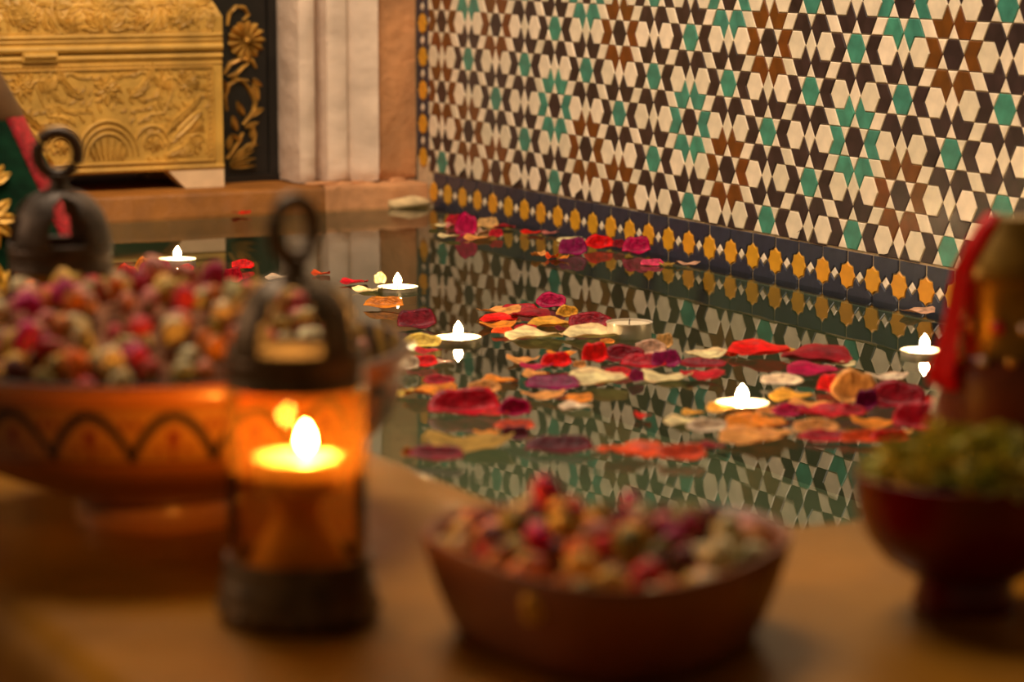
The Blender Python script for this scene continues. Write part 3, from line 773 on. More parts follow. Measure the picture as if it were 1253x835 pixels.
        for k in range(4): r.leaf(X(.112), y0+.016, A(-.2+.7*k), .012, .003)
        r.line([(X(.040), y0+.046), (X(.056), y0+.056), (X(.075), y0+.058), (X(.090), y1-.016)], .002)
        for k in range(4): r.leaf(X(.062+.008*k), y1-.006, A(-1.0-.25*k), .018, .0035)
    rr_ = random.Random(3)
    for i in range(24):
        for j in range(8):
            a = -x1+.012+i*(2*x1-.024)/23+rr_.uniform(-.002, .002); b_ = y0+.004+j*(y1-y0-.008)/7+rr_.uniform(-.002, .002)
            if math.hypot(a, (b_-y0)/1.15) < .044: continue
            sg = 1 if a > 0 else -1
            an = 1.1+1.3*math.sin(abs(a)*52+b_*30)+.9*math.cos(b_*75)
            r.leaf(a, b_, an if sg > 0 else PI-an, rr_.uniform(.009, .014), .0030, .0019)
    cb.build('carving', M['chest'], body)
    cl = MB()
    sl = .036/(z3-z2)
    r = relief(cl, lambda a, b_, h: (.001+h, a, b_) if b_ < z2 else (.001-(b_-z2)*sl+h, a, b_))
    y0 = z1+.027; y1 = z2+.035
    r.beads(-x1, z1+.0245, x1, z1+.0245, 46, .006)
    for s in (-1, 1):
        def X(v): return s*v
        def A(v): return v if s > 0 else PI-v
        r.line([(s*x1, y0), (s*x1, z2)], .0024)
        r.arc(X(.03), y0+.026, .036, A(-1.3), A(.9), .0022); r.arc(X(.03), y0+.026, .028, A(-1.2), A(.9), .0016)
        r.flower(X(.100), y0+.022, .018, 11); r.flower(X(.045), y0+.010, .010, 7)
        for k in range(9): r.leaf(X(.035+.010*k), y0+.003+.003*(k % 3), A(.35+.3*(k % 5)), .022, .004)
        for k in range(7): r.leaf(X(.030+.015*k), y0+.032, A(-.5+.35*(k % 4)), .020, .0042)
        r.arc(X(.075), y0+.022, .016, A(2.9), A(-.4), .002); r.arc(X(.125), y0+.016, .012, A(2.6), A(-1), .0018)
        for k in range(4): r.leaf(X(.004), y0+.002, A(.1+.45*k), .026, .0045)
    r.flower(0, y0+.03, .02, 10)
    for i in range(24):
        for j in range(5):
            a = -x1+.008+i*(2*x1-.016)/23; b_ = y0+.003+j*.0095
            an = 1.0+1.4*math.sin(abs(a)*60+b_*40)
            r.leaf(a, b_, an if a > 0 else PI-an, .012, .0030, .0019)
    cl.build('carving', M['chest'], lid)
chest()

# ------------------------------------------------------------------ black lacquer panel with gilt flower scroll
def ornament():
    t = empty('gilt_scroll_cabinet', (-.150, -.215, .030))
    tag(t, 'black lacquer cabinet with gilt flower scroll beside the carved chest', 'cabinet')
    mb = MB(); mb.box(-.10, 0, -.041, .048, .006, .42)
    mb.build('body', M['lacquer'], t, smooth=False)
    MB().box(-.10, .006, -.042, .052, 0, .010).build('plinth', M['lacquer'], t, smooth=False)
    st = MB(); st.box(0, .004, .036, .048, .010, .42); st.build('edge_strip', M['lacquer'], t, smooth=False)
    def F(px, py): # photo measures of the scroll turned into panel coordinates (metres)
        return ((px-298)*.00113, (208-py)*.00104+.012)
    sc = MB(); r = relief(sc, lambda a, b, h: (h*2.2, a, b))
    def ln(pts, wd): r.line([F(*p) for p in pts], wd, .003)
    ln([(276, 85), (284, 72), (298, 66), (311, 69), (315, 78)], .0034); ln([(280, 88), (292, 84), (300, 76), (306, 72)], .0026)
    ln([(279, 130), (277, 112), (282, 98), (292, 92), (305, 93)], .0028)
    ln([(296, 92), (304, 100), (310, 110), (314, 120), (312, 132), (305, 140), (298, 148)], .003)
    ln([(300, 150), (308, 150), (313, 160), (311, 172), (303, 180)], .0028); ln([(298, 158), (292, 170), (284, 182), (278, 190)], .003)
    for px, py, a, L, W in ((316, 118, 1.7, .026, .006), (306, 138, .5, .022, .005), (299, 136, 2.0, .020, .005), (290, 155, 1.8, .020, .005),
                            (300, 152, .35, .020, .004), (296, 168, 2.6, .018, .004), (300, 176, .2, .018, .004), (284, 192, .7, .03, .004),
                            (283, 194, .45, .034, .004), (281, 197, .2, .036, .004), (281, 200, .02, .036, .004), (308, 165, 1.4, .018, .004),
                            (286, 96, 1.2, .016, .004), (310, 92, -.6, .016, .005), (280, 108, 1.9, .018, .004), (279, 178, 1.3, .02, .004)):
        q = F(px, py); r.leaf(q[0], q[1], a, L, W, .0032)
    sc.build('gilt_scroll', M['gilt'], t)
    cu = MB(); r2 = relief(cu, lambda a, b, h: (h*2.2, a, b))
    r2.line([F(*p) for p in [(281, 25), (284, 10), (292, 2), (302, 3), (307, 12), (300, 19)]], .0028, .003)
    cu.build('gilt_curl', M['gilt'], t)
    fl = MB(); q = F(303, 43); n = 13
    for i in range(n):
        a = 2*PI*i/n; vs = []; fs = []
        for j in range(7):
            tt = j/6; rr = .004+.021*tt; wd = .0006+.0058*tt*math.sqrt(max(0, 1-(max(0, tt-.75)/.26)**2))
            for s_, h in ((-1, .002), (0, .007+.003*tt), (1, .002)):
                vs.append((h, q[0]+rr*math.cos(a)-wd*s_*math.sin(a), q[1]+rr*math.sin(a)+wd*s_*math.cos(a)))
        for j in range(6):
            for k in range(2): fs.append((j*3+k, j*3+k+1, j*3+k+4, j*3+k+3))
        fl.add(vs, fs)
    fl.lathe([(.0001, .010), (.003, .009), (.004, .004)], 12)
    # the lathe centre must face outwards: rebuild as small boss
    fl2 = MB(); fl2.v = fl.v[:-36]; fl2.f = [f for f in fl.f if max(f) < len(fl.v)-36]; fl2.mi = [0]*len(fl2.f)
    vs = []; fs = []
    for i in range(12):
        a = 2*PI*i/12
        for rr, h in ((.0002, .011), (.003, .010), (.0045, .003)): vs.append((h, q[0]+rr*math.cos(a), q[1]+rr*math.sin(a)))
    for i in range(12):
        j = (i+1) % 12
        for k in range(2): fs.append((i*3+k, j*3+k, j*3+k+1, i*3+k+1))
    fl2.add(vs, fs); fl2.build('gilt_flower', M['gilt'], t)
ornament()

# ------------------------------------------------------------------ candles
def flame_mesh(r, h):
    prof = [(r*math.sin(PI*min(1, (i/10)**.75))*(1 if i < 10 else 0)+1e-5, h*i/10) for i in range(11)]
    return MB().lathe(prof, 14).mesh('flame', [None])
FL = flame_mesh(.0040, .0130); FLB = flame_mesh(.0035, .0140)
CUP = MB().lathe([(.0001, 0), (.0188, 0), (.0193, .001), (.0195, .0150), (.0203, .0156), (.0203, .0162), (.0192, .0160), (.0190, .0135), (.0186, .0135)], 40).mesh('cup', [None], angle=40)
WAX = MB().lathe([(.0001, .0138), (.004, .0138), (.012, .0141), (.0188, .0143), (.0189, .0120), (.0001, .0120)], 40).mesh('wax', [None], angle=40)
WICK = MB().tube([(0, 0, .0135), (.0002, 0, .0165), (.0008, 0, .0185)], .0006, 6).mesh('wick', [None])
def tealight(loc, label, lit=True, flame=None, fm=None, lean=0.0, parent=None, group=None):
    t = empty('tealight', loc)
    if parent is None: tag(t, label, 'candle', group)
    new_obj('cup', CUP, t, material=M['alu']); new_obj('wax', WAX, t, material=M['wax']); new_obj('wick', WICK, t, material=M['wick'])
    if lit: new_obj('flame', flame or FL, t, (.0004, 0, .0168), (0, lean, 0), material=fm or M['flame'])
    return t
TG = 'tealights floating on the pool'
tealight((1.032, -.469, -.0120), 'lit tealight floating just right of the lantern and bowl, with a long mirrored flame', group=TG)
tealight((1.412, -.4175, -.0130), 'lit tealight in the right hand petal group, nearest the camera', group=TG)
tealight((1.0735, -.3237, -.0030), 'unlit tealight with bright metal side floating at the centre back', False, group=TG)
tealight((.707, -.380, -.0120), 'small lit tealight beyond the lantern, beside cream petals', group=TG)
tealight((.395, -.498, -.0120), 'farthest lit tealight, below the carved chest', group=TG)
tealight((1.271, -.153, -.0120), 'lit tealight by the tiled wall beside the red ribbon', group=TG)

# ------------------------------------------------------------------ lanterns
def dome(r0, hgt, rot0, opening):
    """pierced dome: four arched openings between broad straps"""
    mb = MB(); nA, nT = 64, 14; vs = []; fs = []
    for i in range(nA):
        a = 2*PI*i/nA+rot0
        for j in range(nT+1):
            t = j/nT; r = r0*math.cos(t*PI/2*.90)**.8; vs.append((r*math.cos(a), r*math.sin(a), hgt*math.sin(t*PI/2*.93)))
    for i in range(nA):
        for j in range(nT):
            am = ((i+.5)/nA*4) % 1-.5; t = (j+.5)/nT
            if .05 < t < .80 and abs(am) < opening*math.sqrt(max(0, 1-((t-.05)/.75)**2)): continue
            i2 = (i+1) % nA; m = nT+1
            fs.append((i*m+j, i2*m+j, i2*m+j+1, i*m+j+1))
    return mb.add(vs, fs)
def lantern(loc, label, rz, ring_rot, metal, lit, ribs_rot, opening, base_metal=None):
    t = empty('lantern', loc, rz); tag(t, label, 'lantern', None)
    bm_ = base_metal or metal
    MB().lathe([(.0001, .001), (.036, 0), (.0375, .002), (.0378, .010), (.0365, .0125), (.0372, .016), (.0360, .019), (.0350, .0215), (.0352, .027), (.0342, .031), (.0318, .031), (.0318, .024), (.0001, .024)], 48).build('base', bm_, t)
    for i in range(8):
        a = PI/8+i*PI/4; c, s = math.cos(a), math.sin(a)
        MB().lathe([(.0001, .0022), (.0022, .0015), (.0034, 0)], 10).build('base_boss', bm_, t, (.0374*c, .0374*s, .0062), (0, PI/2, a))
    g = MB().lathe([(.0325, .026), (.0325, .050), (.0325, .080), (.0325, .114)], 56).build('glass', M['amber'], t)
    MB().lathe([(.0318, .111), (.0322, .111), (.0330, .1125), (.0322, .115), (.0322, .122), (.0332, .1245), (.0325, .1265), (.030, .1265), (.030, .111)], 48, closed=True).build('collar', metal, t)
    d = dome(.0318, .036, ribs_rot, opening).build('dome', metal, t, (0, 0, .1255)); sm = d.modifiers.new('thick', 'SOLIDIFY'); sm.thickness = .0016; sm.offset = 0
    MB().lathe([(.0001, .0), (.0105, .0), (.009, .003), (.006, .0055), (.005, .008), (.007, .010), (.0065, .0135), (.0001, .0145)], 20).build('finial', metal, t, (0, 0, .1585))
    MB().tube([(.0125*math.cos(2*PI*i/28), 0, .0125*math.sin(2*PI*i/28)*1.06) for i in range(28)], .0042, 10, closed=True).build('ring', metal, t, (0, 0, .1845), (0, 0, ring_rot))
    pd = MB().lathe([(.0001, .0245), (.0245, .0245), (.0235, .027), (.018, .038), (.0125, .046), (.0105, .052), (.0115, .058), (.015, .0605), (.0001, .0605)], 32).build('candle_stand', M['stand'], t)
    new_obj('cup', CUP, t, (0, 0, .0610), material=M['alu']); new_obj('wax', WAX, t, (0, 0, .0622), material=M['wax']); new_obj('wick', WICK, t, (0, 0, .0620), material=M['wick'])
    if lit: new_obj('flame', FLB, t, (.0, .0045, .0790), material=M['flame_l'])
    return t
VA = math.radians(63.3357)     # heading of the view, used to turn lanterns the way they face in the photograph
lantern((1.9172, -.9744, .025), 'bronze lantern with candlelit glass and burning candle at the front', 0, VA+math.radians(48), M['iron'], True, math.radians(18.3), .31)
lantern((1.450, -.945, .025), 'grey iron lantern with domed top standing behind the painted bowl', 0, VA+math.radians(8), M['iron2'], False, math.radians(38.3), .24)

# ------------------------------------------------------------------ bowls
def big_bowl():
    t = empty('painted_bowl', (1.680, -.9617, .025)); tag(t, 'large painted earthenware bowl with black arches, heaped with dried rosebuds', 'bowl')
    MB().lathe([(.043, .012), (.041, .001), (.046, .0), (.047, .003), (.0465, .013), (.044, .0165), (.058, .0195), (.085, .0300), (.110, .0420), (.1245, .0520), (.131, .0600), (.1345, .0700), (.1365, .0800), (.1372, .0850),
                (.1400, .0862), (.1412, .0880), (.1412, .0940), (.1395, .0970), (.1350, .0972)], 120).build('outer_wall', M['bowl'], t, angle=50)
    MB().lathe([(.1350, .0972), (.1325, .0930), (.1290, .0780), (.115, .0550), (.085, .0400), (.04, .0340), (.0001, .0330)], 96).build('inner_wall', M['bowl_in'], t, angle=60)
    return t
big_bowl()
RT = Vector((.44876, .89365, 0)); FW = Vector((-.89365, .44876, 0))   # horizontal axes used to set out the bowls
def heart_outline(n=72):
    """lateral, towards-viewer outline of the heart-shaped bowl (metres)"""
    key = [(0, -.040), (-.022, -.058), (-.050, -.060), (-.074, -.042), (-.0845, -.010), (-.080, .018), (-.062, .052), (-.036, .088), (-.008, .108),
           (.020, .106), (.048, .082), (.070, .048), (.083, .014), (.0845, -.012), (.074, -.042), (.050, -.060), (.022, -.058)]
    m = len(key); out = []
    for i in range(n):
        t = i/n*m; k = int(t); f = t-k
        p0, p1, p2, p3 = (Vector(key[(k+d) % m]) for d in (-1, 0, 1, 2))
        out.append(.5*((2*p1)+(p2-p0)*f+(2*p0-5*p1+4*p2-p3)*f*f+(3*p1-p0-3*p2+p3)*f**3))
    return out
HC = Vector((2.0085, -.859, .025))
def heart_bowl():
    t = empty('heart_bowl', HC); tag(t, 'brown heart-shaped bowl of dried rosebuds at the front', 'bowl')
    o = heart_outline(); n = len(o); cen = Vector((0, .012))
    prof = [(.0, .0015), (.74, .0), (.80, .0012), (.86, .010), (.925, .023), (.972, .036), (1.0, .046), (.99, .0480), (.955, .0475), (.93, .042), (.86, .030), (.70, .016), (.4, .011), (0, .010)]
    vs = []; fs = []
    for i in range(n):
        for s_, z in prof:
            q = cen+(o[i]-cen)*max(s_, 1e-3); w3 = RT*q.x-FW*q.y
            vs.append((w3.x, w3.y, z))
    m = len(prof)
    for i in range(n):
        j = (i+1) % n
        for k in range(m-1): fs.append((i*m+k, j*m+k, j*m+k+1, i*m+k+1))
    MB().add(vs, fs).build('bowl_wall', M['terracotta'], t, angle=70)
heart_bowl()
RB = Vector((2.0423, -.6810, .025))
def red_bowl():
    t = empty('red_bowl', RB); tag(t, 'deep red glazed footed bowl of dried green herbs at the right', 'bowl')
    MB().lathe([(.0001, .004), (.021, .003), (.0225, 0), (.0245, 0), (.0252, .003), (.0235, .010), (.0230, .0155)], 64).build('foot', M['redglaze'], t)
    MB().lathe([(.0230, .0155), (.029, .0175), (.040, .0245), (.0480, .0350), (.0525, .0480), (.0545, .0630), (.0550, .0660), (.0535, .0665), (.0515, .062), (.047, .048), (.036, .032), (.0001, .026)], 64).build('bowl_wall', M['redglaze'], t)
red_bowl()

# ------------------------------------------------------------------ rosebuds
def bud_mesh(seed, openness):
    r = random.Random(seed); mb = MB(); n = 12
    prof = []
    for j in range(9):
        t = j/8; prof.append((max(1e-4, math.sin(PI*(.12+.80*t))**.9*(.5+openness*.12*t)), t*1.25))
    prof += [(prof[-1][0]*.55, 1.15), (prof[-1][0]*.30, 1.28), (1e-4, 1.10)]
    tw = r.uniform(1.5, 3)
    mb.lathe(prof, n, mod=lambda a, j: 1+.20*math.sin(3*a+j*tw*.35)+.10*math.sin(5*a-j*.8))
    for k in range(3):      # outer petals wrapped round the bud
        a0 = 2*PI*k/3+r.random(); vs = []; fs = []
        for i in range(6):
            a = a0+(i/5-.5)*2.1
            for j in range(5):
                t = j/4; rr = (math.sin(PI*(.14+.62*t))**.9*.53+.03+openness*.10*t*t); e = 1-((i/5-.5)*2)**2*.35
                vs.append((rr*math.cos(a), rr*math.sin(a), t*1.12*e))
        for i in range(5):
            for j in range(4): fs.append((i*5+j, (i+1)*5+j, (i+1)*5+j+1, i*5+j+1))
        mb.add(vs, fs)
    return mb.mesh('rosebud', [None], angle=None)
def calyx_mesh(seed):
    r = random.Random(seed); mb = MB()
    mb.lathe([(1e-4, -.32), (.09, -.30), (.10, -.14), (.24, -.05), (.32, .06), (.30, .14)], 8)
    for k in range(5):
        a = 2*PI*k/5; vs = []; fs = []
        for i in range(5):
            t = i/4; wd = .16*(1-t)**.8+.004; rr = .30+.30*math.sin(t*1.8)
            for s_ in (-1, 0, 1):
                vs.append((rr*math.cos(a)-wd*s_*math.sin(a), rr*math.sin(a)+wd*s_*math.cos(a), .05+t*.75))
        for i in range(4):
            for q in range(2): fs.append((i*3+q, i*3+q+1, i*3+q+4, i*3+q+3))
        mb.add(vs, fs)
    return mb.mesh('calyx', [None], angle=None)
BUDS = [bud_mesh(i, o) for i, o in enumerate((.2, .6, 1.4, 2.2))]
CAL = [calyx_mesh(1)]
BNAME = dict(pink='dusty pink', magenta='magenta', cream='cream', ochre='yellow ochre', olive='olive green', maroon='dark maroon', rose='red', orange='orange')
def sector(p, cen, span):
    """where in its heap a bud or leaf lies, as seen from the ledge"""
    d = Vector((p.x-cen.x, p.y-cen.y, 0)); l, q = d.dot(RT)/span, d.dot(FW)/span
    side = 'at the far left' if l < -.6 else 'left of centre' if l < -.2 else 'in the middle' if l < .2 else 'right of centre' if l < .6 else 'at the far right'
    dep = ' front row' if q < -.55 else ' front slope' if q < -.2 else ' crest' if q < .2 else ' back slope' if q < .55 else ' back row'
    return side+','+dep
def scatter(n, sampler, mind, size, weights, where, group, seed, cen, span):
    r = random.Random(seed); pts = []; tries = 0
    cols = [k for k, w in weights for _ in range(w)]
    while len(pts) < n and tries < 60000:
        tries += 1; p = sampler(r)
        if p is None or any((p-q).length < mind for q in pts): continue
        pts.append(p)
    for p in pts:
        k = r.choice(cols); s = size*r.uniform(.72, 1.2)
        th = r.uniform(0, 2*PI); tilt = abs(r.gauss(1.0, .6))
        o = new_obj('rosebud', r.choice(BUDS), None, p, (tilt*math.cos(th), tilt*math.sin(th), r.uniform(0, 6.28)),
                    (s*r.uniform(.8, 1.05), s*r.uniform(.7, 1.05), s*r.uniform(.85, 1.25)), M['b_'+k])
        tag(o, BNAME[k]+' dried rosebud '+sector(p, cen, span)+' of the '+where, 'rosebud', group)
        new_obj('calyx', CAL[0], o, material=M['calyx'])
    return pts
BC = Vector((1.680, -.9617, 0)); HCEN = BC-RT*.012+FW*.012
def heap1(p):
    d = ((p-HCEN).length)/.122
    return .1110+.038*max(0, 1-d**2.0)+.004*math.sin(p.x*70)*math.cos(p.y*60)
def samp1(r):
    a = r.uniform(0, 2*PI); q = .121*math.sqrt(r.random()); p = HCEN+Vector((q*math.cos(a), q*math.sin(a), 0))
    if (p-BC).length > .124: return None
    p.z = heap1(p)+r.uniform(-.002, .004); return p
W1 = (('pink', 8), ('magenta', 3), ('cream', 7), ('ochre', 6), ('olive', 3), ('maroon', 2), ('rose', 3), ('orange', 3))
scatter(185, samp1, .0116, .0116, W1, 'painted bowl', 'dried rosebuds in the painted bowl', 11, HCEN, .12)
# crumbs under the buds
def mound(name, cen, rad, hf, material, label, n=36, rings=10, edge=None, cat='potpourri'):
    vs = [(cen.x, cen.y, hf(cen))]; fs = []
    for i in range(1, rings+1):
        for k in range(n):
            a = 2*PI*k/n; p = Vector((cen.x+rad(a)*i/rings*math.cos(a), cen.y+rad(a)*i/rings*math.sin(a), 0))
            vs.append((p.x, p.y, hf(p)-(.012 if i == rings else 0)))
    for k in range(n): fs.append((0, 1+k, 1+(k+1) % n))
    for i in range(rings-1):
        for k in range(n):
            a, b = 1+i*n+k, 1+i*n+(k+1) % n; fs.append((a, a+n, b+n, b))
    o = MB().add(vs, fs).build(name, material); tag(o, label, cat, kind='stuff'); return o
mound('petal_crumbs', HCEN, lambda a: .112, lambda p: heap1(p)-.006, M['budfill'], 'loose dried petal crumbs under the rosebuds in the painted bowl')
HM = HC+RT*0-FW*.018; HM.z = 0
def inheart(p, s_):
    d = p-HC; l, q = d.dot(RT), -d.dot(FW)
    o = [Vector((0, .012))+(v-Vector((0, .012)))*s_ for v in HO]; c = False; j = len(o)-1
    for i in range(len(o)):
        if (o[i].y > q) != (o[j].y > q) and l < (o[j].x-o[i].x)*(q-o[i].y)/(o[j].y-o[i].y)+o[i].x: c = not c
        j = i
    return c
HO = heart_outline()
def heap2(p):
    d = Vector((p.x-HC.x, p.y-HC.y, 0)); l, q = d.dot(RT), -d.dot(FW)
    return .0560+.0150*max(0, 1-(l/.085)**2-((q+.012)/.085)**2)+.003*math.sin(p.x*90)*math.cos(p.y*80)
def samp2(r):
    p = HC+RT*r.uniform(-.085, .085)-FW*r.uniform(-.062, .11)
    if not inheart(p, .86): return None
    p.z = heap2(p)+r.uniform(-.002, .003); return p
W2 = (('pink', 5), ('magenta', 4), ('cream', 4), ('ochre', 4), ('olive', 4), ('maroon', 4), ('rose', 3), ('orange', 3))
scatter(112, samp2, .0108, .0116, W2, 'heart bowl', 'dried rosebuds in the heart bowl', 12, Vector((HC.x, HC.y, 0))-FW*.015, .075)
def hrad(a):
    dv = Vector((math.cos(a), math.sin(a), 0)); k = .02
    cc = Vector((HC.x, HC.y, 0))-FW*.012
    while inheart(cc+dv*k, .88) and k < .2: k += .002
    return k-.003
mound('petal_crumbs', Vector((HC.x, HC.y, 0))-FW*.012, hrad, lambda p: heap2(p)-.006, M['budfill'], 'loose dried petal crumbs under the rosebuds in the heart bowl')

# dried herbs in the red bowl
def leaf_mesh(seed):
    r = random.Random(seed); vs = []; fs = []; n = 6; curl = r.uniform(-.5, .9)
    for i in range(n+1):
        t = i/n; wd = .30*math.sin(PI*min(.98, t*.93+.04))**.8; z = curl*(t-.5)**2*1.2
        for s_ in (-1, -.5, 0, .5, 1): vs.append((t-.5, wd*s_, z+abs(s_)*.16+r.uniform(-.03, .03)))
    for i in range(n):
        for k in range(4): fs.append((i*5+k, i*5+k+1, (i+1)*5+k+1, (i+1)*5+k))
    return MB().add(vs, fs).mesh('herb_leaf', [None])
LV = [leaf_mesh(i) for i in range(5)]
def heap3(p):
    d = math.hypot(p.x-RB.x, p.y-RB.y)/.052; return .0850+.018*max(0, 1-d*d)
r3 = random.Random(5); pts = []
while len(pts) < 130:
    a = r3.uniform(0, 2*PI); q = .050*math.sqrt(r3.random()); p = Vector((RB.x+q*math.cos(a), RB.y+q*math.sin(a), 0)); p.z = heap3(p)+r3.uniform(-.001, .005)
    if any((p-k).length < .0055 for k in pts): continue
    pts.append(p); s = r3.uniform(.014, .022)
    o = new_obj('herb_leaf', r3.choice(LV), None, p, (r3.gauss(0, .6), r3.gauss(0, .6), r3.uniform(0, 6.28)), (s, s, s), M['leaf'])
    tag(o, 'dried green herb leaf '+sector(p, RB, .05)+' of the red bowl', 'leaf', 'dried herb leaves in the red bowl')
mound('herb_crumbs', Vector((RB.x, RB.y, 0)), lambda a: .0505, lambda p: heap3(p)-.003, M['herbfill'], 'fine green herb crumbs filling the deep red bowl', cat='herbs')

# ------------------------------------------------------------------ ribboned bottle at the right
def bottle():
    c = Vector((1.9066, -.5523, .025)); t = empty('ribboned_bottle', c); tag(t, 'russet bottle with brass cone cap and red ribbon behind the herb bowl', 'bottle')
    MB().lathe([(.0001, 0), (.038, 0), (.0405, .004), (.0418, .03), (.0420, .070), (.0412, .085), (.0380, .0935), (.033, .0965)], 56).build('body', M['darkbody'], t)
    MB().lathe([(.033, .0950), (.0320, .0975), (.0310, .100), (.0305, .118), (.0305, .134), (.0315, .138)], 48).build('neck', M['brassolive'], t)
    MB().lathe([(.0315, .1375), (.0330, .139), (.0325, .142), (.0300, .147), (.0220, .158), (.0160, .1665), (.0145, .1690), (.0001, .1695)], 48).build('cone_cap', M['brassolive'], t)
    sp = MB().lathe([(1e-4, -.0034), (.002, -.0027), (.0033, -.001), (.0033, .001), (.002, .0027), (1e-4, .0034)], 12).mesh('bead', [None])
    for i in range(14):
        a = 2*PI*i/14; new_obj('bead', sp, t, (.0325*math.cos(a), .0325*math.sin(a), .113), scale=(1.25,)*3, material=M[('bead_red', 'bead_clear', 'bead_gold')[i % 3]])
    for i in range(16):
        a = 2*PI*(i+.3)/16; new_obj('bead', sp, t, (.0385*math.cos(a), .0385*math.sin(a), .0955), scale=(.9,)*3, material=M['bead_clear' if i % 2 else 'bead_gold'])
    # ribbon hanging down the viewer's left side of the bottle
    cl = [(-.0130, .1715, .0055), (-.0200, .1640, .0065), (-.0290, .1520, .0075), (-.0335, .1430, .0085), (-.0355, .130, .0095), (-.0375, .112, .0105), (-.0405, .098, .0125), (-.0435, .088, .0140), (-.0440, .079, .0150)]
    vs = []; fs = []
    for i, (l, z, wd) in enumerate(cl):
        dirr = (-RT*.92-FW*.38).normalized(); side = Vector((-dirr.y, dirr.x, 0)); rr = abs(l)
        for k in range(7):
            s_ = k/6*2-1; fold = .0022*math.sin(s_*4+i*.7)
            q = dirr*(rr+.002+fold)+side*wd*s_*.9-dirr*(wd*s_)**2/(2*max(rr, .02))
            vs.append((q.x, q.y, z))
    for i in range(len(cl)-1):
        for k in range(6): fs.append((i*7+k, i*7+k+1, i*7+k+8, i*7+k+7))
    rb = MB().add(vs, fs).build('ribbon', M['ribbon'], t); s_ = rb.modifiers.new('thick', 'SOLIDIFY'); s_.thickness = .0006
bottle()

# ------------------------------------------------------------------ green cone cover at the left
def cone_cover():
    c = Vector((1.125, -.914, .025)); t = empty('cone_cover', c); tag(t, 'green velvet cone cover with gold embroidery and crimson trim at the left edge', 'cover')
    def rad(z): return .128*(1-z/.262)**.93
    zs = [0, .02, .05, .08, .11, .14, .17, .19]
    MB().lathe([(rad(z), z) for z in zs], 72).build('velvet_cone', M['velvet'], t)
    MB().lathe([(rad(.188)+.001, .186), (rad(.19)+.0015, .19), (rad(.21)+.001, .21), (rad(.235), .235), (rad(.255), .255), (1e-4, .262)], 40).build('cap', M['bronzeband'], t)
    MB().lathe([(.118, .0), (.1315, .0), (.1330, .004), (.1315, .010), (.126, .012)], 72).build('hem', M['sequin'], t)
    va = math.atan2(RT.y, RT.x)
    def surf(a, z, h): r = rad(z)+h; return (r*math.cos(a), r*math.sin(a), z)
    for k in range(4):
        a0 = va-.33+k*PI/2; vs = []; fs = []
        for i in range(13):
            z = .006+.182*i/12; wd = .0125
            for s_, h in ((-1, .0002), (-.8, .0022), (0, .0028), (.8, .0022), (1, .0002)): vs.append(surf(a0+wd*s_/max(rad(z), .01), z, h))
        for i in range(12):
            for q in range(4): fs.append((i*5+q, i*5+q+1, i*5+q+6, i*5+q+5))
        MB().add(vs, fs).build('crimson_trim', M['sequin'], t)
        ac = a0-.86
        mb = MB(); rl = relief(mb, lambda a, b, h: surf(ac+a/max(rad(b), .02), b, h+.0006))
        rl.flower(0, .060, .030, 12); rl.flower(0, .118, .020, 9)
        for s in (-1, 1):
            A = (lambda v: v) if s > 0 else (lambda v: PI-v)
            rl.arc(s*.024, .024, .014, A(2.8), A(-1.5), .0028, .003); rl.arc(s*.030, .095, .010, A(2.6), A(-1.5), .0024, .003)
            for q in range(5): rl.leaf(s*(.006+.006*q), .016+.002*q, A(.2+.28*q), .020, .0045)
            for q in range(3): rl.leaf(s*.004, .142, A(.5+.45*q), .016, .004)
        mb.build('gold_embroidery', M['goldthread'], t)
cone_cover()

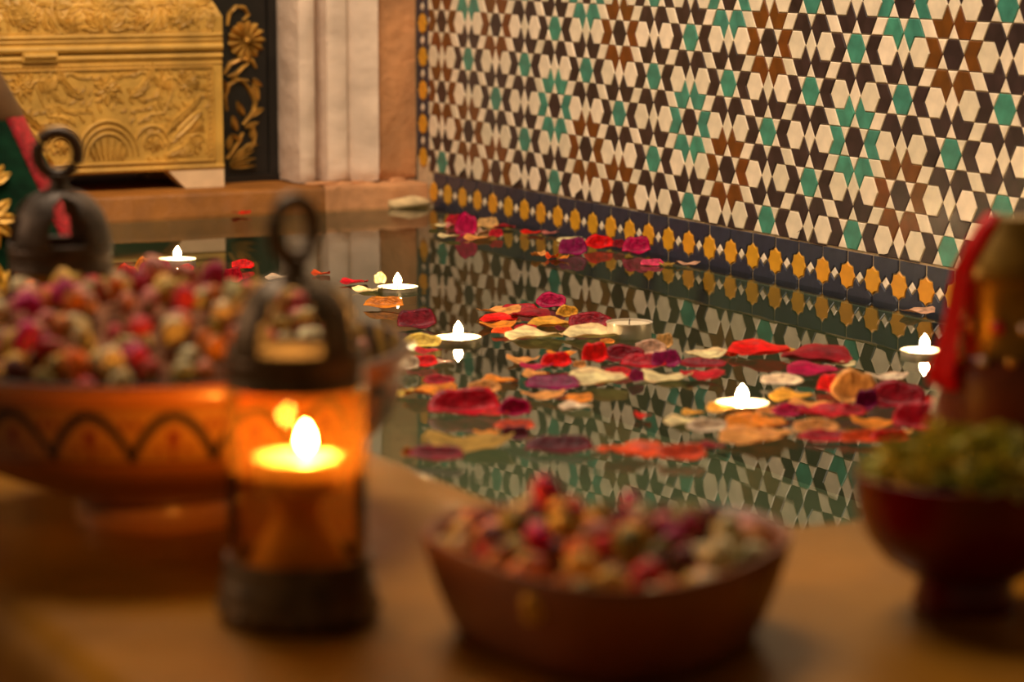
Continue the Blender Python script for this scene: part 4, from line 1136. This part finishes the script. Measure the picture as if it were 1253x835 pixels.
# ------------------------------------------------------------------ rose petals on the water
def petal_mesh(kind, seed):
    r = random.Random(seed); nr, na = 6, 22; ph = r.uniform(0, 6.28); vs = []; fs = []
    pts = []
    for i in range(nr+1):
        q = i/nr
        for k in range(na):
            a = 2*PI*k/na
            out = 1-.10*math.cos(2*a+.3)*.4-.13*max(0, math.sin(a))**6 + .035*math.sin(5*a+ph)+.02*math.sin(9*a+2*ph)
            if math.sin(a) < -.3: out *= 1-.10*(-.3-math.sin(a))
            x, y = q*out*math.cos(a), q*out*math.sin(a)
            if kind == 'F': z = .35*q*q+.30*math.sin(2*a+ph)*q**2+.16*math.sin(5*a+ph)*q**4
            elif kind == 'C': z = .75*q*q+.35*math.sin(a*2+ph)*q**2+.22*y*q+.14*math.sin(6*a+ph)*q**4
            else:
                z = max(0, (y+.15)/1.1)**(.75+.2*(seed % 5)) + .16*x*x + .07*math.sin(4*a+ph)*q**3
                y = y*.62 if y < 0 else y*.34
            pts.append((x, y, z))
    zmin = min(p[2] for p in pts); zmax = max(p[2] for p in pts)
    pts = [(x, y, (z-zmin)/(zmax-zmin)) for x, y, z in pts]
    m = (nr+1)*na
    vs = pts+[(x, y, z-.035) for x, y, z in pts]
    for i in range(nr):
        for k in range(na):
            k2 = (k+1) % na; a, b, c_, d = i*na+k, i*na+k2, (i+1)*na+k2, (i+1)*na+k
            fs.append((a, d, c_, b)); fs.append((m+a, m+b, m+c_, m+d))
    for k in range(na):
        k2 = (k+1) % na; a, b = nr*na+k, nr*na+k2; fs.append((a, m+a, m+b, b))
    return MB().add(vs, fs).mesh('rose_petal', [None], angle=None)
PM = {k: [petal_mesh(k, i+sd) for i in range(5)] for k, sd in (('F', 10), ('C', 30), ('U', 50))}
def place_petals():
    r = random.Random(21)
    for i, (x, y, size, hz, colr, kind, label) in enumerate(PETALS):
        s = size*.57; yaw = math.atan2(RT.y, RT.x)
        if kind == 'C' and hz/size > .14: kind = 'U'
        hz *= {'U': 1.35, 'C': 1.6, 'F': 1.4}[kind]
        jit = r.uniform(-.35, .35) if kind == 'U' else r.uniform(-.5, .5)
        flip = 0
        sy = s*r.uniform(.85, 1.1) if kind != 'U' else s*r.uniform(.8, 1.05)
        o = new_obj('rose_petal', r.choice(PM[kind]), None, (x, y, .0006+.0007*(i % 4)), (0, 0, yaw+jit+flip), (s, sy, max(hz, .003)), M['p_'+colr])
        tag(o, label, 'petal', 'rose petals floating on the pool')
place_petals()
